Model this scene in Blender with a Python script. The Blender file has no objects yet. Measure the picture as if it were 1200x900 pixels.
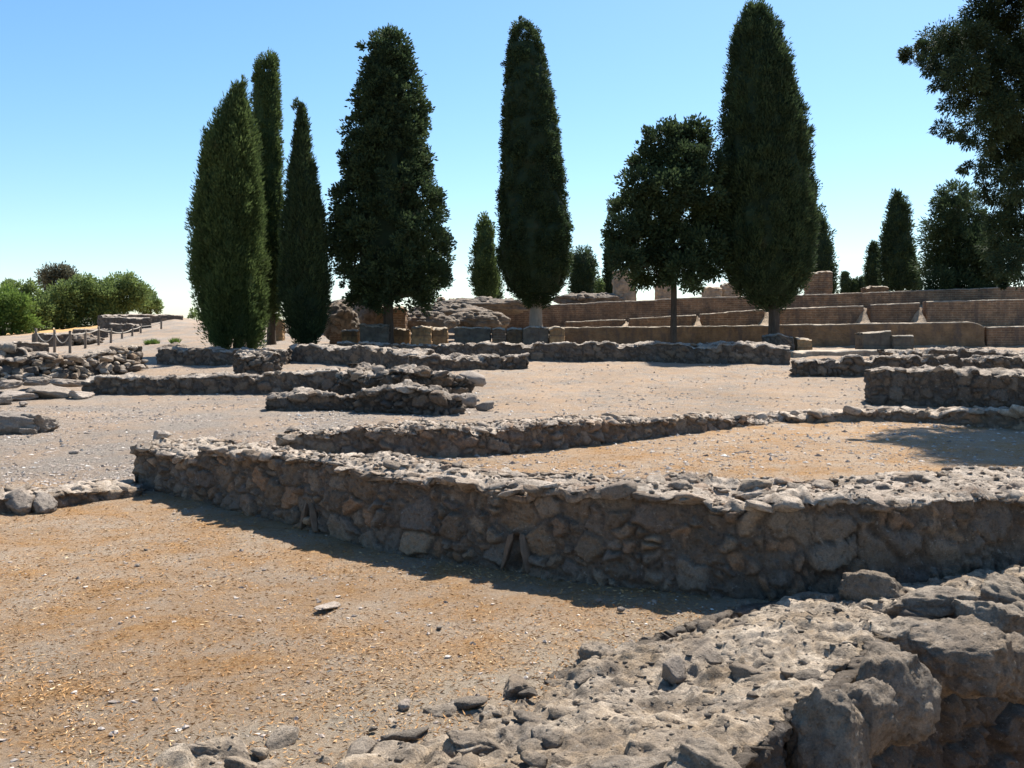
import bpy, bmesh, math
import numpy as np
from mathutils import Vector

sc = bpy.context.scene
C = sc.collection
R = math.radians

# ------------------------------------------------------------------ camera model (photo pixels 1200 x 900)
FPX, CX, HOR, EYE = 1100.0, 600.0, 400.0, 1.67
cam_d = bpy.data.cameras.new('camera')
cam = bpy.data.objects.new('camera', cam_d); C.objects.link(cam)
cam.location = (0, 0, EYE); cam.rotation_euler = (R(90), 0, 0)
cam_d.sensor_width = 36; cam_d.lens = 36 * FPX / 1200
cam_d.shift_y = -(450 - HOR) / 1200
cam_d.clip_start = 0.05; cam_d.clip_end = 5000
sc.camera = cam

# ------------------------------------------------------------------ numpy noise
def _h(ix, iy, iz, seed):
    h = (ix.astype(np.int64) * 374761393 + iy.astype(np.int64) * 668265263 + iz.astype(np.int64) * 2147483647 + seed * 1274126177) & 0xFFFFFFFF
    h = ((h ^ (h >> 13)) * 1274126177) & 0xFFFFFFFF
    h = ((h ^ (h >> 16)) * 2246822519) & 0xFFFFFFFF
    h = h ^ (h >> 15)
    return (h & 0xFFFFFF).astype(np.float64) / 16777216.0

def vnoise(P, seed=0):
    I = np.floor(P).astype(np.int64); f = P - I; f = f * f * (3 - 2 * f)
    r = 0
    for dx in (0, 1):
        wx = f[:, 0] if dx else 1 - f[:, 0]
        for dy in (0, 1):
            wy = f[:, 1] if dy else 1 - f[:, 1]
            for dz in (0, 1):
                wz = f[:, 2] if dz else 1 - f[:, 2]
                r = r + wx * wy * wz * _h(I[:, 0] + dx, I[:, 1] + dy, I[:, 2] + dz, seed)
    return r * 2 - 1

def fbm(P, seed=0, octv=4, gain=.5):
    r = 0; a = 1; t = 0
    for o in range(octv):
        r = r + a * vnoise(P * (2 ** o) + 17.3 * o, seed + o); t += a; a *= gain
    return r / t

def worley(P, seed=0):
    I = np.floor(P).astype(np.int64)
    n = len(P); F1 = np.full(n, 9.); F2 = np.full(n, 9.); ID = np.zeros(n); OFF = np.zeros((n, 3))
    for dx in (-1, 0, 1):
        for dy in (-1, 0, 1):
            for dz in (-1, 0, 1):
                a, b, c = I[:, 0] + dx, I[:, 1] + dy, I[:, 2] + dz
                q = np.stack([a + .1 + .8 * _h(a, b, c, seed), b + .1 + .8 * _h(a, b, c, seed + 1), c + .1 + .8 * _h(a, b, c, seed + 2)], 1)
                d = np.sqrt(((q - P) ** 2).sum(1))
                m = d < F1
                F2 = np.where(m, F1, np.minimum(F2, d))
                ID = np.where(m, _h(a, b, c, seed + 3), ID); OFF = np.where(m[:, None], P - q, OFF)
                F1 = np.where(m, d, F1)
    worley.off = OFF
    return F1, F2, ID

def sst(x, a, b):
    t = np.clip((np.asarray(x, float) - a) / (b - a), 0, 1)
    return t * t * (3 - 2 * t)

# ------------------------------------------------------------------ terrain
COLS = [
    (-.60, [0, 8, 20, 37, 50, 75, 90, 130, 800], [0, 0, .30, 1.05, 1.5, 2.1, 2.4, 1.0, -12]),
    (-.47, [0, 8, 20, 37, 50, 70, 85, 130, 800], [0, 0, .30, 1.05, 1.7, 2.55, 3.0, 1.5, -12]),
    (-.36, [0, 8, 20, 37, 50, 65, 75, 130, 800], [0, 0, .30, 1.22, 2.1, 3.35, 3.6, 2.5, -12]),
    (-.27, [0, 8, 20, 37, 45, 55, 75, 150, 800], [0, 0, .30, 1.33, 1.85, 2.5, 2.6, 2.4, -12]),
    (-.13, [0, 8, 20, 37, 42, 47, 53, 60, 150, 800], [0, 0, .30, 1.36, 1.55, 2.1, 3.2, 3.7, 3.6, -12]),
    (-.04, [0, 8, 20, 37, 42, 47, 53, 60, 150, 800], [0, 0, .30, 1.33, 1.5, 1.9, 2.9, 3.6, 3.6, -12]),
    (.00, [0, 8, 20, 37, 40, 60, 150, 800], [0, 0, .30, 1.33, 1.45, 1.5, 1.5, -12]),
    (.60, [0, 8, 20, 37, 40, 60, 150, 800], [0, 0, .30, 1.30, 1.42, 1.5, 1.5, -12]),
]
W3Y, W2Y = 40.0, 43.0
def z_of(row, y): return EYE - (row - HOR) * y / FPX
def w3top(x): return np.interp(x, [-4, 0, 3, 9, 22], [z_of(384, 40), z_of(384, 40), z_of(383, 40), z_of(381.5, 40), z_of(377, 40)])
def w2top(x): return np.interp(x, [2, 9.3, 12.3, 18.8, 24], [z_of(378, 43), z_of(367, 43), z_of(360, 43), z_of(354, 43), z_of(350, 43)])
W1P = [(570, 52, 361), (700, 50.5, 354), (800, 49, 349), (950, 47, 345), (1080, 45.6, 340), (1210, 44.3, 335), (1330, 43.8, 331)]
W1X = [(p - CX) / FPX * d for p, d, r in W1P]
def w1y(x): return np.interp(x, W1X, [d for p, d, r in W1P])
def w1top(x): return np.interp(x, W1X, [z_of(r, d) for p, d, r in W1P])
# right edge of the foreground wall (the ground falls away beyond it)
EDGE = np.array([(-.9, 1.0), (-.1, 2.1), (.40, 2.7), (.72, 3.12), (1.38, 3.85), (1.98, 4.75), (2.80, 5.42), (3.9, 6.0), (5.6, 6.5)])

def terrain(x, y):
    x = np.asarray(x, float); y = np.asarray(y, float)
    a = x / np.maximum(y + 0.0, 4.0)
    av = np.array([c[0] for c in COLS]); zs = np.stack([np.interp(y, c[1], c[2]) for c in COLS], 0)
    a_ = np.clip(a, av[0], av[-1] - 1e-6)
    k = np.clip(np.searchsorted(av, a_, side='right') - 1, 0, len(av) - 2)
    f = (a_ - av[k]) / (av[k + 1] - av[k])
    idx = np.arange(zs[0].size); Z = zs.reshape(len(av), -1); kk = k.ravel()
    z = Z[kk, idx] * (1 - f.ravel()) + Z[kk + 1, idx] * f.ravel()
    z = z.reshape(x.shape)
    m = sst(a, -.03, .0)
    z3 = np.maximum(z, w3top(x) - .22); z2 = np.maximum(z3, w2top(x) - .2); z1 = np.maximum(z2, w1top(x) - .25)
    far = sst(y, 150, 800)
    z1 = z1 * (1 - far) + -12 * far
    z = z + m * sst(y, W3Y + .12, W3Y + .4) * (z3 - z)
    z = z + m * sst(x, 2.2, 2.8) * sst(y, W2Y + .12, W2Y + .4) * (np.maximum(z2, z) - z)
    w = w1y(x); z = z + m * sst(y, w + .12, w + .45) * (np.maximum(z1, z) - z)
    return z

def pit(x, y):
    """signed depth of the ground beyond the foreground wall"""
    x = np.asarray(x, float); y = np.asarray(y, float)
    best = np.full(x.shape, 1e9); sg = np.zeros(x.shape)
    for (a, b) in zip(EDGE[:-1], EDGE[1:]):
        d = b - a; L = np.hypot(*d); d = d / L
        t = np.clip((x - a[0]) * d[0] + (y - a[1]) * d[1], 0, L)
        px, py = x - (a[0] + d[0] * t), y - (a[1] + d[1] * t)
        dist = np.hypot(px, py); s = d[1] * px - d[0] * py
        m = dist < best
        best = np.where(m, dist, best); sg = np.where(m, np.sign(s), sg)
    return sst(best * sg, -.45, -.2) * sst(y, .5, 1.5)

def ground(x, y):
    z = terrain(x, y)
    return z - 1.65 * pit(x, y) * (1 - sst(y, 6.3, 6.9))

def at(px, row, d): return np.array([(px - CX) / FPX * d, d, z_of(row, d)])
def G(px, row):
    y = np.geomspace(2, 140, 6000); x = (px - CX) / FPX * y
    dz = z_of(row, y) - terrain(x, y)
    i = np.argmax(dz < 0) if (dz < 0).any() else len(y) - 1
    return np.array([x[i], y[i], float(terrain(x[i:i + 1], y[i:i + 1])[0])])
def Gd(px, d):
    x = (px - CX) / FPX * d
    return np.array([x, d, float(terrain(np.array([x]), np.array([d]))[0])])

# ------------------------------------------------------------------ mesh buffer
class Buf:
    def __init__(s): s.v = []; s.f = []; s.n = 0; s.a = []
    def add(s, V, F, **at):
        V = np.asarray(V, float); s.v.append(V)
        for f in (F if isinstance(F, list) else [F]):
            s.f.append(np.asarray(f, np.int64) + s.n)
        s.a.append((len(V), at)); s.n += len(V)
    def build(s, name, mat, parent=None, origin=None, smooth=True):
        V = np.concatenate(s.v); o = np.zeros(3) if origin is None else np.asarray(origin, float)
        V = V - o
        me = bpy.data.meshes.new(name)
        me.vertices.add(len(V)); me.vertices.foreach_set('co', V.astype(np.float32).ravel())
        loops = np.concatenate([f.ravel() for f in s.f]); tot = np.concatenate([np.full(len(f), f.shape[1]) for f in s.f])
        st = np.concatenate([[0], np.cumsum(tot)[:-1]])
        me.loops.add(len(loops)); me.loops.foreach_set('vertex_index', loops.astype(np.int32))
        me.polygons.add(len(tot)); me.polygons.foreach_set('loop_start', st.astype(np.int32)); me.polygons.foreach_set('loop_total', tot.astype(np.int32))
        me.polygons.foreach_set('use_smooth', np.full(len(tot), smooth))
        keys = set(k for n, a in s.a for k in a)
        for k in keys:
            arr = np.concatenate([np.broadcast_to(np.asarray(a.get(k, 0.), float), (n,)) for n, a in s.a])
            A = me.attributes.new(k, 'FLOAT', 'POINT'); A.data.foreach_set('value', arr.astype(np.float32))
        me.materials.append(mat); me.update(); me.validate()
        ob = bpy.data.objects.new(name, me); C.objects.link(ob)
        ob.location = o
        if parent is not None:
            ob.parent = parent; ob.location = o - np.array(parent.location)
        return ob

def tag(o, label, cat, group=None, kind=None):
    if label: o['label'] = label
    if cat: o['category'] = cat
    if group: o['group'] = group
    if kind: o['kind'] = kind
    return o
def empty(name, loc, label, cat, group=None):
    o = bpy.data.objects.new(name, None); C.objects.link(o); o.location = tuple(loc); o.empty_display_size = .2
    return tag(o, label, cat, group)

# ------------------------------------------------------------------ materials
class NT:
    def __init__(s, name):
        s.m = bpy.data.materials.new(name); s.m.use_nodes = True
        s.t = s.m.node_tree; s.n = s.t.nodes; s.b = s.n['Principled BSDF']
        s.b.inputs['Roughness'].default_value = .95; s.b.inputs['Specular IOR Level'].default_value = .15
        s.co = s.n.new('ShaderNodeTexCoord').outputs['Object']
    def lk(s, a, b): s.t.links.new(a, b)
    def noise(s, scale, detail=6, rough=.6, co=None, stretch=None):
        n = s.n.new('ShaderNodeTexNoise'); n.inputs['Scale'].default_value = scale; n.inputs['Detail'].default_value = detail; n.inputs['Roughness'].default_value = rough
        c = co or s.co
        if stretch:
            mp = s.n.new('ShaderNodeMapping'); mp.inputs['Scale'].default_value = stretch; s.lk(c, mp.inputs['Vector']); c = mp.outputs[0]
        s.lk(c, n.inputs['Vector']); return n.outputs['Fac']
    def vor(s, scale, feature='F1', out='Distance'):
        n = s.n.new('ShaderNodeTexVoronoi'); n.inputs['Scale'].default_value = scale; n.feature = feature
        s.lk(s.co, n.inputs['Vector']); return n.outputs[out]
    def ramp(s, fac, stops, interp='LINEAR'):
        r = s.n.new('ShaderNodeValToRGB'); r.color_ramp.interpolation = interp
        e = r.color_ramp.elements
        while len(e) < len(stops): e.new(.5)
        for el, (p, c) in zip(e, stops):
            el.position = p; el.color = (c if isinstance(c, tuple) else (c, c, c)) + (1,)
        s.lk(fac, r.inputs[0]); return r.outputs[0]
    def attr(s, name):
        a = s.n.new('ShaderNodeAttribute'); a.attribute_name = name; return a.outputs['Fac']
    def mix(s, fac, a, b, mode='MIX'):
        m = s.n.new('ShaderNodeMix'); m.data_type = 'RGBA'; m.blend_type = mode
        for i, v in ((0, fac), (6, a), (7, b)):
            if isinstance(v, (int, float)): m.inputs[i].default_value = v
            elif isinstance(v, tuple): m.inputs[i].default_value = v + (1,)
            else: s.lk(v, m.inputs[i])
        return m.outputs[2]
    def math(s, op, a, b):
        m = s.n.new('ShaderNodeMath'); m.operation = op
        for i, v in ((0, a), (1, b)):
            if isinstance(v, (int, float)): m.inputs[i].default_value = v
            else: s.lk(v, m.inputs[i])
        return m.outputs[0]
    def bump(s, h, dist, strength=1., prev=None):
        b = s.n.new('ShaderNodeBump'); b.inputs['Distance'].default_value = dist; b.inputs['Strength'].default_value = strength
        s.lk(h, b.inputs['Height'])
        if prev is not None: s.lk(prev, b.inputs['Normal'])
        return b.outputs[0]
    def done(s, col, nrm=None):
        s.lk(col, s.b.inputs['Base Color'])
        if nrm is not None: s.lk(nrm, s.b.inputs['Normal'])
        return s.m

def mat_rubble(name, cols, mortar, cap, lichen=.5, bs=1., soil=0.):
    t = NT(name)
    c = t.ramp(t.attr('stone'), [(i / (len(cols) - 1), x) for i, x in enumerate(cols)])
    c = t.mix(t.attr('gap'), c, mortar)
    capf = t.math('MULTIPLY', t.attr('cap'), t.ramp(t.noise(5 * bs, 8, .7), [(.34, .0), (.56, .9)]))
    if soil: cap = t.mix(t.math('MULTIPLY', t.ramp(t.noise(2.6, 8, .7), [(.42, 0.), (.60, 1.)]), soil), cap, t.ramp(t.noise(40, 8, .8), [(.3, (.20, .145, .09)), (.7, (.42, .32, .21))]))
    c = t.mix(capf, c, cap)  # cap: pale mortar, with some of the tops' sunlight put into the colour
    c = t.mix(1., c, t.ramp(t.noise(2.2 * bs, 8, .7), [(.25, (.62, .60, .60)), (.75, (1.25, 1.2, 1.15))]), 'MULTIPLY')
    c = t.mix(t.math('MULTIPLY', t.ramp(t.noise(9 * bs, 10, .75), [(.50, 0.), (.60, 1.)]), lichen), c, (.085, .075, .065))
    c = t.mix(t.math('MULTIPLY', t.ramp(t.noise(21 * bs, 8, .7, stretch=(1, 1.1, 1.3)), [(.60, 0.), (.68, 1.)]), .6), c, (.40, .37, .33))
    c = t.mix(1., c, t.ramp(t.noise(90 * bs, 4, .7), [(.25, .70), (.75, 1.28)]), 'MULTIPLY')
    pv = t.ramp(t.math('ADD', t.vor(26 * bs), t.math('MULTIPLY', t.noise(20 * bs, 6, .7), .5)), [(.40, 0.), (.56, 1.)])
    n = t.bump(pv, .012 / bs)
    n = t.bump(t.noise(16 * bs, 10, .7), .032 / bs, 1., n)
    n = t.bump(t.noise(70 * bs, 6, .7), .012 / bs, 1., n)
    return t.done(c, n)

M = {}
M['rubble'] = mat_rubble('rubble_stone', [(.14, .12, .10), (.27, .20, .14), (.19, .165, .14), (.34, .225, .145), (.18, .155, .135), (.30, .24, .18), (.22, .19, .16), (.38, .29, .205)], (.16, .13, .105), (.54, .47, .395), .33)
M['rubble_far'] = mat_rubble('rubble_stone_far', [(.10, .09, .082), (.18, .145, .115), (.13, .118, .108), (.23, .17, .12), (.14, .13, .118), (.25, .205, .16)], (.095, .082, .07), (.50, .44, .375), .40, .6)  # face stones kept dark, part of their shade is in the colour
M['rubble_fore'] = mat_rubble('rubble_stone_fore', [(.115, .10, .088), (.17, .145, .12), (.14, .125, .108), (.18, .15, .122)], (.12, .10, .08), (.53, .455, .365), .36, 1.3, .85)  # face stones darkened to paint in shade, cap left pale for sunlit tops
M['rock'] = mat_rubble('field_stone', [(.19, .17, .155), (.27, .225, .185), (.24, .215, .19), (.33, .27, .22)], (.2, .17, .14), (.4, .37, .33), .45, 1.2)
M['pale_rock'] = mat_rubble('pale_field_stone', [(.33, .28, .24), (.42, .34, .28), (.38, .34, .3)], (.2, .17, .14), (.45, .42, .38), .25, 1.2)

def mat_brick(name, c1, c2, mort, stain=.5, scale=1., rough=(.055, .25)):
    t = NT(name)
    uv = t.n.new('ShaderNodeCombineXYZ'); t.lk(t.attr('bu'), uv.inputs[0]); t.lk(t.attr('bv'), uv.inputs[1])
    b = t.n.new('ShaderNodeTexBrick'); t.lk(uv.outputs[0], b.inputs['Vector'])
    b.inputs['Color1'].default_value = c1 + (1,); b.inputs['Color2'].default_value = c2 + (1,); b.inputs['Mortar'].default_value = mort + (1,)
    b.inputs['Scale'].default_value = scale; b.inputs['Brick Width'].default_value = rough[1] * 1.6; b.inputs['Row Height'].default_value = rough[0] * 1.9; b.inputs['Mortar Size'].default_value = .022
    c = t.mix(1., b.outputs[0], t.ramp(t.noise(1.6, 9, .75), [(.32, (.5, .48, .47)), (.68, (1.4, 1.3, 1.15))]), 'MULTIPLY')
    c = t.mix(t.math('MULTIPLY', t.ramp(t.noise(2.3, 9, .7, stretch=(1, 1, .35)), [(.48, 0.), (.62, 1.)]), stain), c, (.10, .08, .07))
    c = t.mix(t.math('MULTIPLY', t.attr('cap'), t.ramp(t.noise(3, 6, .7), [(.35, .3), (.6, 1.)])), c, (.42, .36, .29))
    n = t.bump(b.outputs['Fac'], -.012); n = t.bump(t.noise(14, 8, .7), .03, 1., n)
    return t.done(c, n)
M['brick'] = mat_brick('weathered_brick', (.29, .18, .12), (.19, .125, .09), (.30, .23, .17), .7)
M['brick_dark'] = mat_brick('weathered_brick_dark', (.22, .14, .095), (.15, .10, .073), (.24, .18, .135), .7)
M['plaster'] = mat_brick('stained_plaster', (.22, .155, .10), (.19, .135, .09), (.20, .145, .10), .8)
M['ochre'] = mat_brick('ochre_stone', (.33, .23, .135), (.27, .185, .11), (.23, .165, .11), .7, 1., (.25, .6))
M['grey_block'] = mat_brick('grey_stone', (.15, .135, .118), (.125, .113, .10), (.12, .105, .092), .7, 1., (.4, .8))
M['pale_column'] = mat_brick('pale_plaster', (.44, .36, .28), (.41, .335, .265), (.40, .33, .26), .45)

def mat_leaf(name, a, b, trans=.25):
    t = NT(name)
    c = t.ramp(t.attr('tint'), [(0., a), (.6, tuple((p + q) / 2 for p, q in zip(a, b))), (1., b)])
    c = t.mix(1., c, t.ramp(t.noise(.9, 4, .6), [(.3, (.75, .78, .8)), (.7, (1.2, 1.15, 1.05))]), 'MULTIPLY')
    c = t.mix(t.math('MULTIPLY', t.ramp(t.noise(1.6, 6, .7), [(.58, 0.), (.72, 1.)]), .35), c, (.11, .085, .045))
    t.lk(c, t.b.inputs['Base Color']); t.b.inputs['Roughness'].default_value = .75; t.b.inputs['Specular IOR Level'].default_value = .2
    tr = t.n.new('ShaderNodeBsdfTranslucent'); t.lk(c, tr.inputs[0])
    mx = t.n.new('ShaderNodeMixShader'); mx.inputs[0].default_value = trans
    out = t.n['Material Output']; t.lk(t.b.outputs[0], mx.inputs[1]); t.lk(tr.outputs[0], mx.inputs[2]); t.lk(mx.outputs[0], out.inputs[0])
    return t.m
M['leaf_cyp'] = mat_leaf('cypress_foliage', (.045, .070, .026), (.13, .18, .062), .35)
M['leaf_dark'] = mat_leaf('dark_cypress_foliage', (.026, .045, .024), (.075, .11, .046), .3)
M['leaf_near'] = mat_leaf('conifer_foliage', (.020, .036, .020), (.065, .095, .042), .25)
M['leaf_bush'] = mat_leaf('broadleaf_foliage', (.09, .13, .045), (.20, .27, .095), .4)
M['leaf_bright'] = mat_leaf('bright_foliage', (.085, .14, .030), (.17, .25, .060), .4)
M['leaf_grey'] = mat_leaf('grey_foliage', (.085, .09, .068), (.16, .165, .12), .3)
t = NT('bark'); nz = t.noise(14, 8, .7, stretch=(1, 1, .15))
M['bark'] = t.done(t.ramp(nz, [(.3, (.04, .032, .026)), (.7, (.12, .096, .076))]), t.bump(nz, .04))
t = NT('pale_bark'); nz = t.noise(14, 8, .7, stretch=(1, 1, .15))
M['pale_bark'] = t.done(t.ramp(nz, [(.3, (.20, .17, .14)), (.7, (.34, .30, .25))]), t.bump(nz, .03))
t = NT('weathered_wood'); nz = t.noise(20, 8, .7, stretch=(1, 1, .1))
M['wood'] = t.done(t.ramp(nz, [(.3, (.12, .095, .075)), (.7, (.24, .20, .165))]), t.bump(nz, .01))
t = NT('rope'); M['rope'] = t.done(t.ramp(t.noise(30), [(.3, (.30, .27, .23)), (.7, (.45, .41, .36))]))
t = NT('terracotta'); nz = t.noise(12, 8, .7)
M['terracotta'] = t.done(t.ramp(nz, [(.3, (.10, .075, .058)), (.7, (.21, .15, .108))]), t.bump(nz, .01))

# ground
t = NT('dry_ground')
straw = t.ramp(t.noise(38, 8, .8), [(.30, (.14, .068, .026)), (.45, (.32, .178, .076)), (.58, (.44, .272, .128)), (.74, (.63, .485, .32))])
straw = t.mix(t.ramp(t.noise(1.7, 10, .75), [(.38, 0.), (.60, .95)]), straw, t.ramp(t.noise(50, 8, .8), [(.3, (.26, .19, .13)), (.7, (.52, .43, .34))]))
grav = t.ramp(t.noise(26, 8, .85), [(.32, (.105, .088, .082)), (.50, (.255, .222, .19)), (.66, (.45, .405, .355))])
grav = t.mix(t.math('MULTIPLY', t.ramp(t.noise(.8, 6, .6), [(.40, 0.), (.62, 1.)]), .5), grav, t.ramp(t.noise(30, 8, .8), [(.3, (.29, .183, .11)), (.7, (.50, .355, .23))]))
c = t.mix(t.ramp(t.math('ADD', t.attr('gravel'), t.math('MULTIPLY', t.math('SUBTRACT', t.noise(2.5, 6, .7), .5), .9)), [(.35, 0.), (.65, 1.)]), straw, grav)
c = t.mix(t.attr('dry'), c, t.ramp(t.noise(3, 8, .8), [(.3, (.42, .235, .085)), (.7, (.60, .40, .19))]))
c = t.mix(t.math('MULTIPLY', t.attr('dirt'), t.ramp(t.noise(4, 8, .7), [(.35, .35), (.6, 1.)])), c, t.ramp(t.noise(34, 8, .8), [(.3, (.27, .22, .165)), (.7, (.52, .45, .36))]))
c = t.mix(1., c, t.ramp(t.noise(.35, 6, .65), [(.3, (.84, .82, .80)), (.7, (1.12, 1.10, 1.08))]), 'MULTIPLY')
c = t.mix(t.ramp(t.vor(46), [(.10, .8), (.17, 0.)]), c, t.ramp(t.noise(24, 2), [(.4, (.18, .15, .13)), (.6, (.70, .65, .58))]))
n = t.bump(t.noise(7, 8, .7), .06); n = t.bump(t.noise(45, 8, .8), .035, 1., n)
M['ground'] = t.done(c, n)
def mat_litter(name, stops, rough=.9):
    t = NT(name); return t.done(t.ramp(t.attr('tint'), stops))
M['straw'] = mat_litter('dry_grass', [(0., (.16, .078, .032)), (.35, (.35, .185, .075)), (.75, (.48, .29, .135)), (.95, (.62, .48, .29)), (1., (.74, .66, .52))])
M['gravel'] = mat_litter('gravel_stones', [(0., (.16, .135, .12)), (.5, (.36, .30, .255)), (.85, (.48, .42, .37)), (1., (.70, .66, .6))])

# ------------------------------------------------------------------ rocks
_ico = {}
def ico(sub):
    if sub not in _ico:
        b = bmesh.new(); bmesh.ops.create_icosphere(b, subdivisions=sub, radius=1)
        b.verts.ensure_lookup_table()
        _ico[sub] = (np.array([v.co[:] for v in b.verts]), np.array([[v.index for v in f.verts] for f in b.faces])); b.free()
    return _ico[sub]
def rotm(ax, ay, az):
    cx, sx, cy, sy, cz, sz = math.cos(ax), math.sin(ax), math.cos(ay), math.sin(ay), math.cos(az), math.sin(az)
    return np.array([[cz, -sz, 0], [sz, cz, 0], [0, 0, 1]]) @ np.array([[cy, 0, sy], [0, 1, 0], [-sy, 0, cy]]) @ np.array([[1, 0, 0], [0, cx, -sx], [0, sx, cx]])
def rock(seed, size, sub=3, tilt=.3, yaw=None, rough=.10, boxy=.0):
    rg = np.random.default_rng(seed); P, F = ico(sub); P = P.copy()
    if boxy > 0:
        q = P / np.abs(P).max(1, keepdims=True) * .8; P = P * (1 - boxy) + q * boxy
    for k in range(11):
        n = rg.normal(size=3); n[2] *= .8; n /= np.linalg.norm(n); d = rg.uniform(.5, .88)
        o = np.maximum(P @ n - d, 0); P -= np.outer(o * .92, n)
    P = P * (1 + rough * fbm(P * 2.0 + seed * 3.1, seed, 6, .62)[:, None] * 2.0)
    rd = np.abs(fbm(P * 2.6 + seed * 1.7, seed + 50, 5, .6))
    P = P * (1 - rough * .55 * np.clip(1 - rd * 5, 0, 1)[:, None])
    F1, F2, ID = worley(P * 2.3 + seed, seed); P = P * (1 + rough * .7 * (sst(F2 - F1, 0, .35) - .6)[:, None])
    P = P * np.asarray(size)
    return P @ rotm(rg.uniform(-tilt, tilt), rg.uniform(-tilt, tilt), rg.uniform(0, 6.28) if yaw is None else yaw).T, F

GRP = {}
def stone(name, px, row, size, seed, label, cat='stone', group=None, mat='rock', sub=3, sink=.25, d=None, zadd=0, yaw=None, boxy=.0, tilt=.25, z=None):
    p = G(px, row) if d is None else (Gd(px, d) if z is None else np.array([(px - CX) / FPX * d, d, z]))
    V, F = rock(seed, size, sub, tilt, yaw, boxy=boxy)
    zmin = V[:, 2].min()
    V = V + np.array([0, 0, -zmin - sink * size[2] * 2 + zadd])
    b = Buf(); b.add(V + p, F, stone=(seed * .37) % 1, cap=.35)
    o = b.build(name, M[mat], origin=p); return tag(o, label, cat, group)

# ------------------------------------------------------------------ rubble / brick walls
def resample(a, s, sn): return np.interp(sn, s, a)
def wall(name, label, st, th, res=.04, mat='rubble_far', amp=.05, cell=(.26, .15), top_amp=.05, seed=1, batter=.03, depth=.2, carve=(), rocks=0, rock_size=(.06, .14), cat='ruined wall', group=None, parent=None, gapd=1., caps=True, tops_b=None, chop=.05, fine=1., extra=None, curve=True, edge_rocks=0, face_rocks=0, caprough=.5, chips=0, chip_size=(.006, .022)):
    """st: list of (px, base_row or ('d', depth), top_row). Front face towards the camera."""
    pts = []
    for (px, br, tr) in st:
        p = Gd(px, br[1]) if isinstance(br, tuple) else G(px, br)
        pts.append((p[0], p[1], p[2] - depth, z_of(tr, p[1])))
    return wall_w(name, label, np.array(pts), th, res, mat, amp, cell, top_amp, seed, batter, carve, rocks, rock_size, cat, group, parent, gapd, caps, tops_b, chop, fine, extra, edge_rocks, face_rocks, depth, caprough, chips, chip_size)

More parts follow.
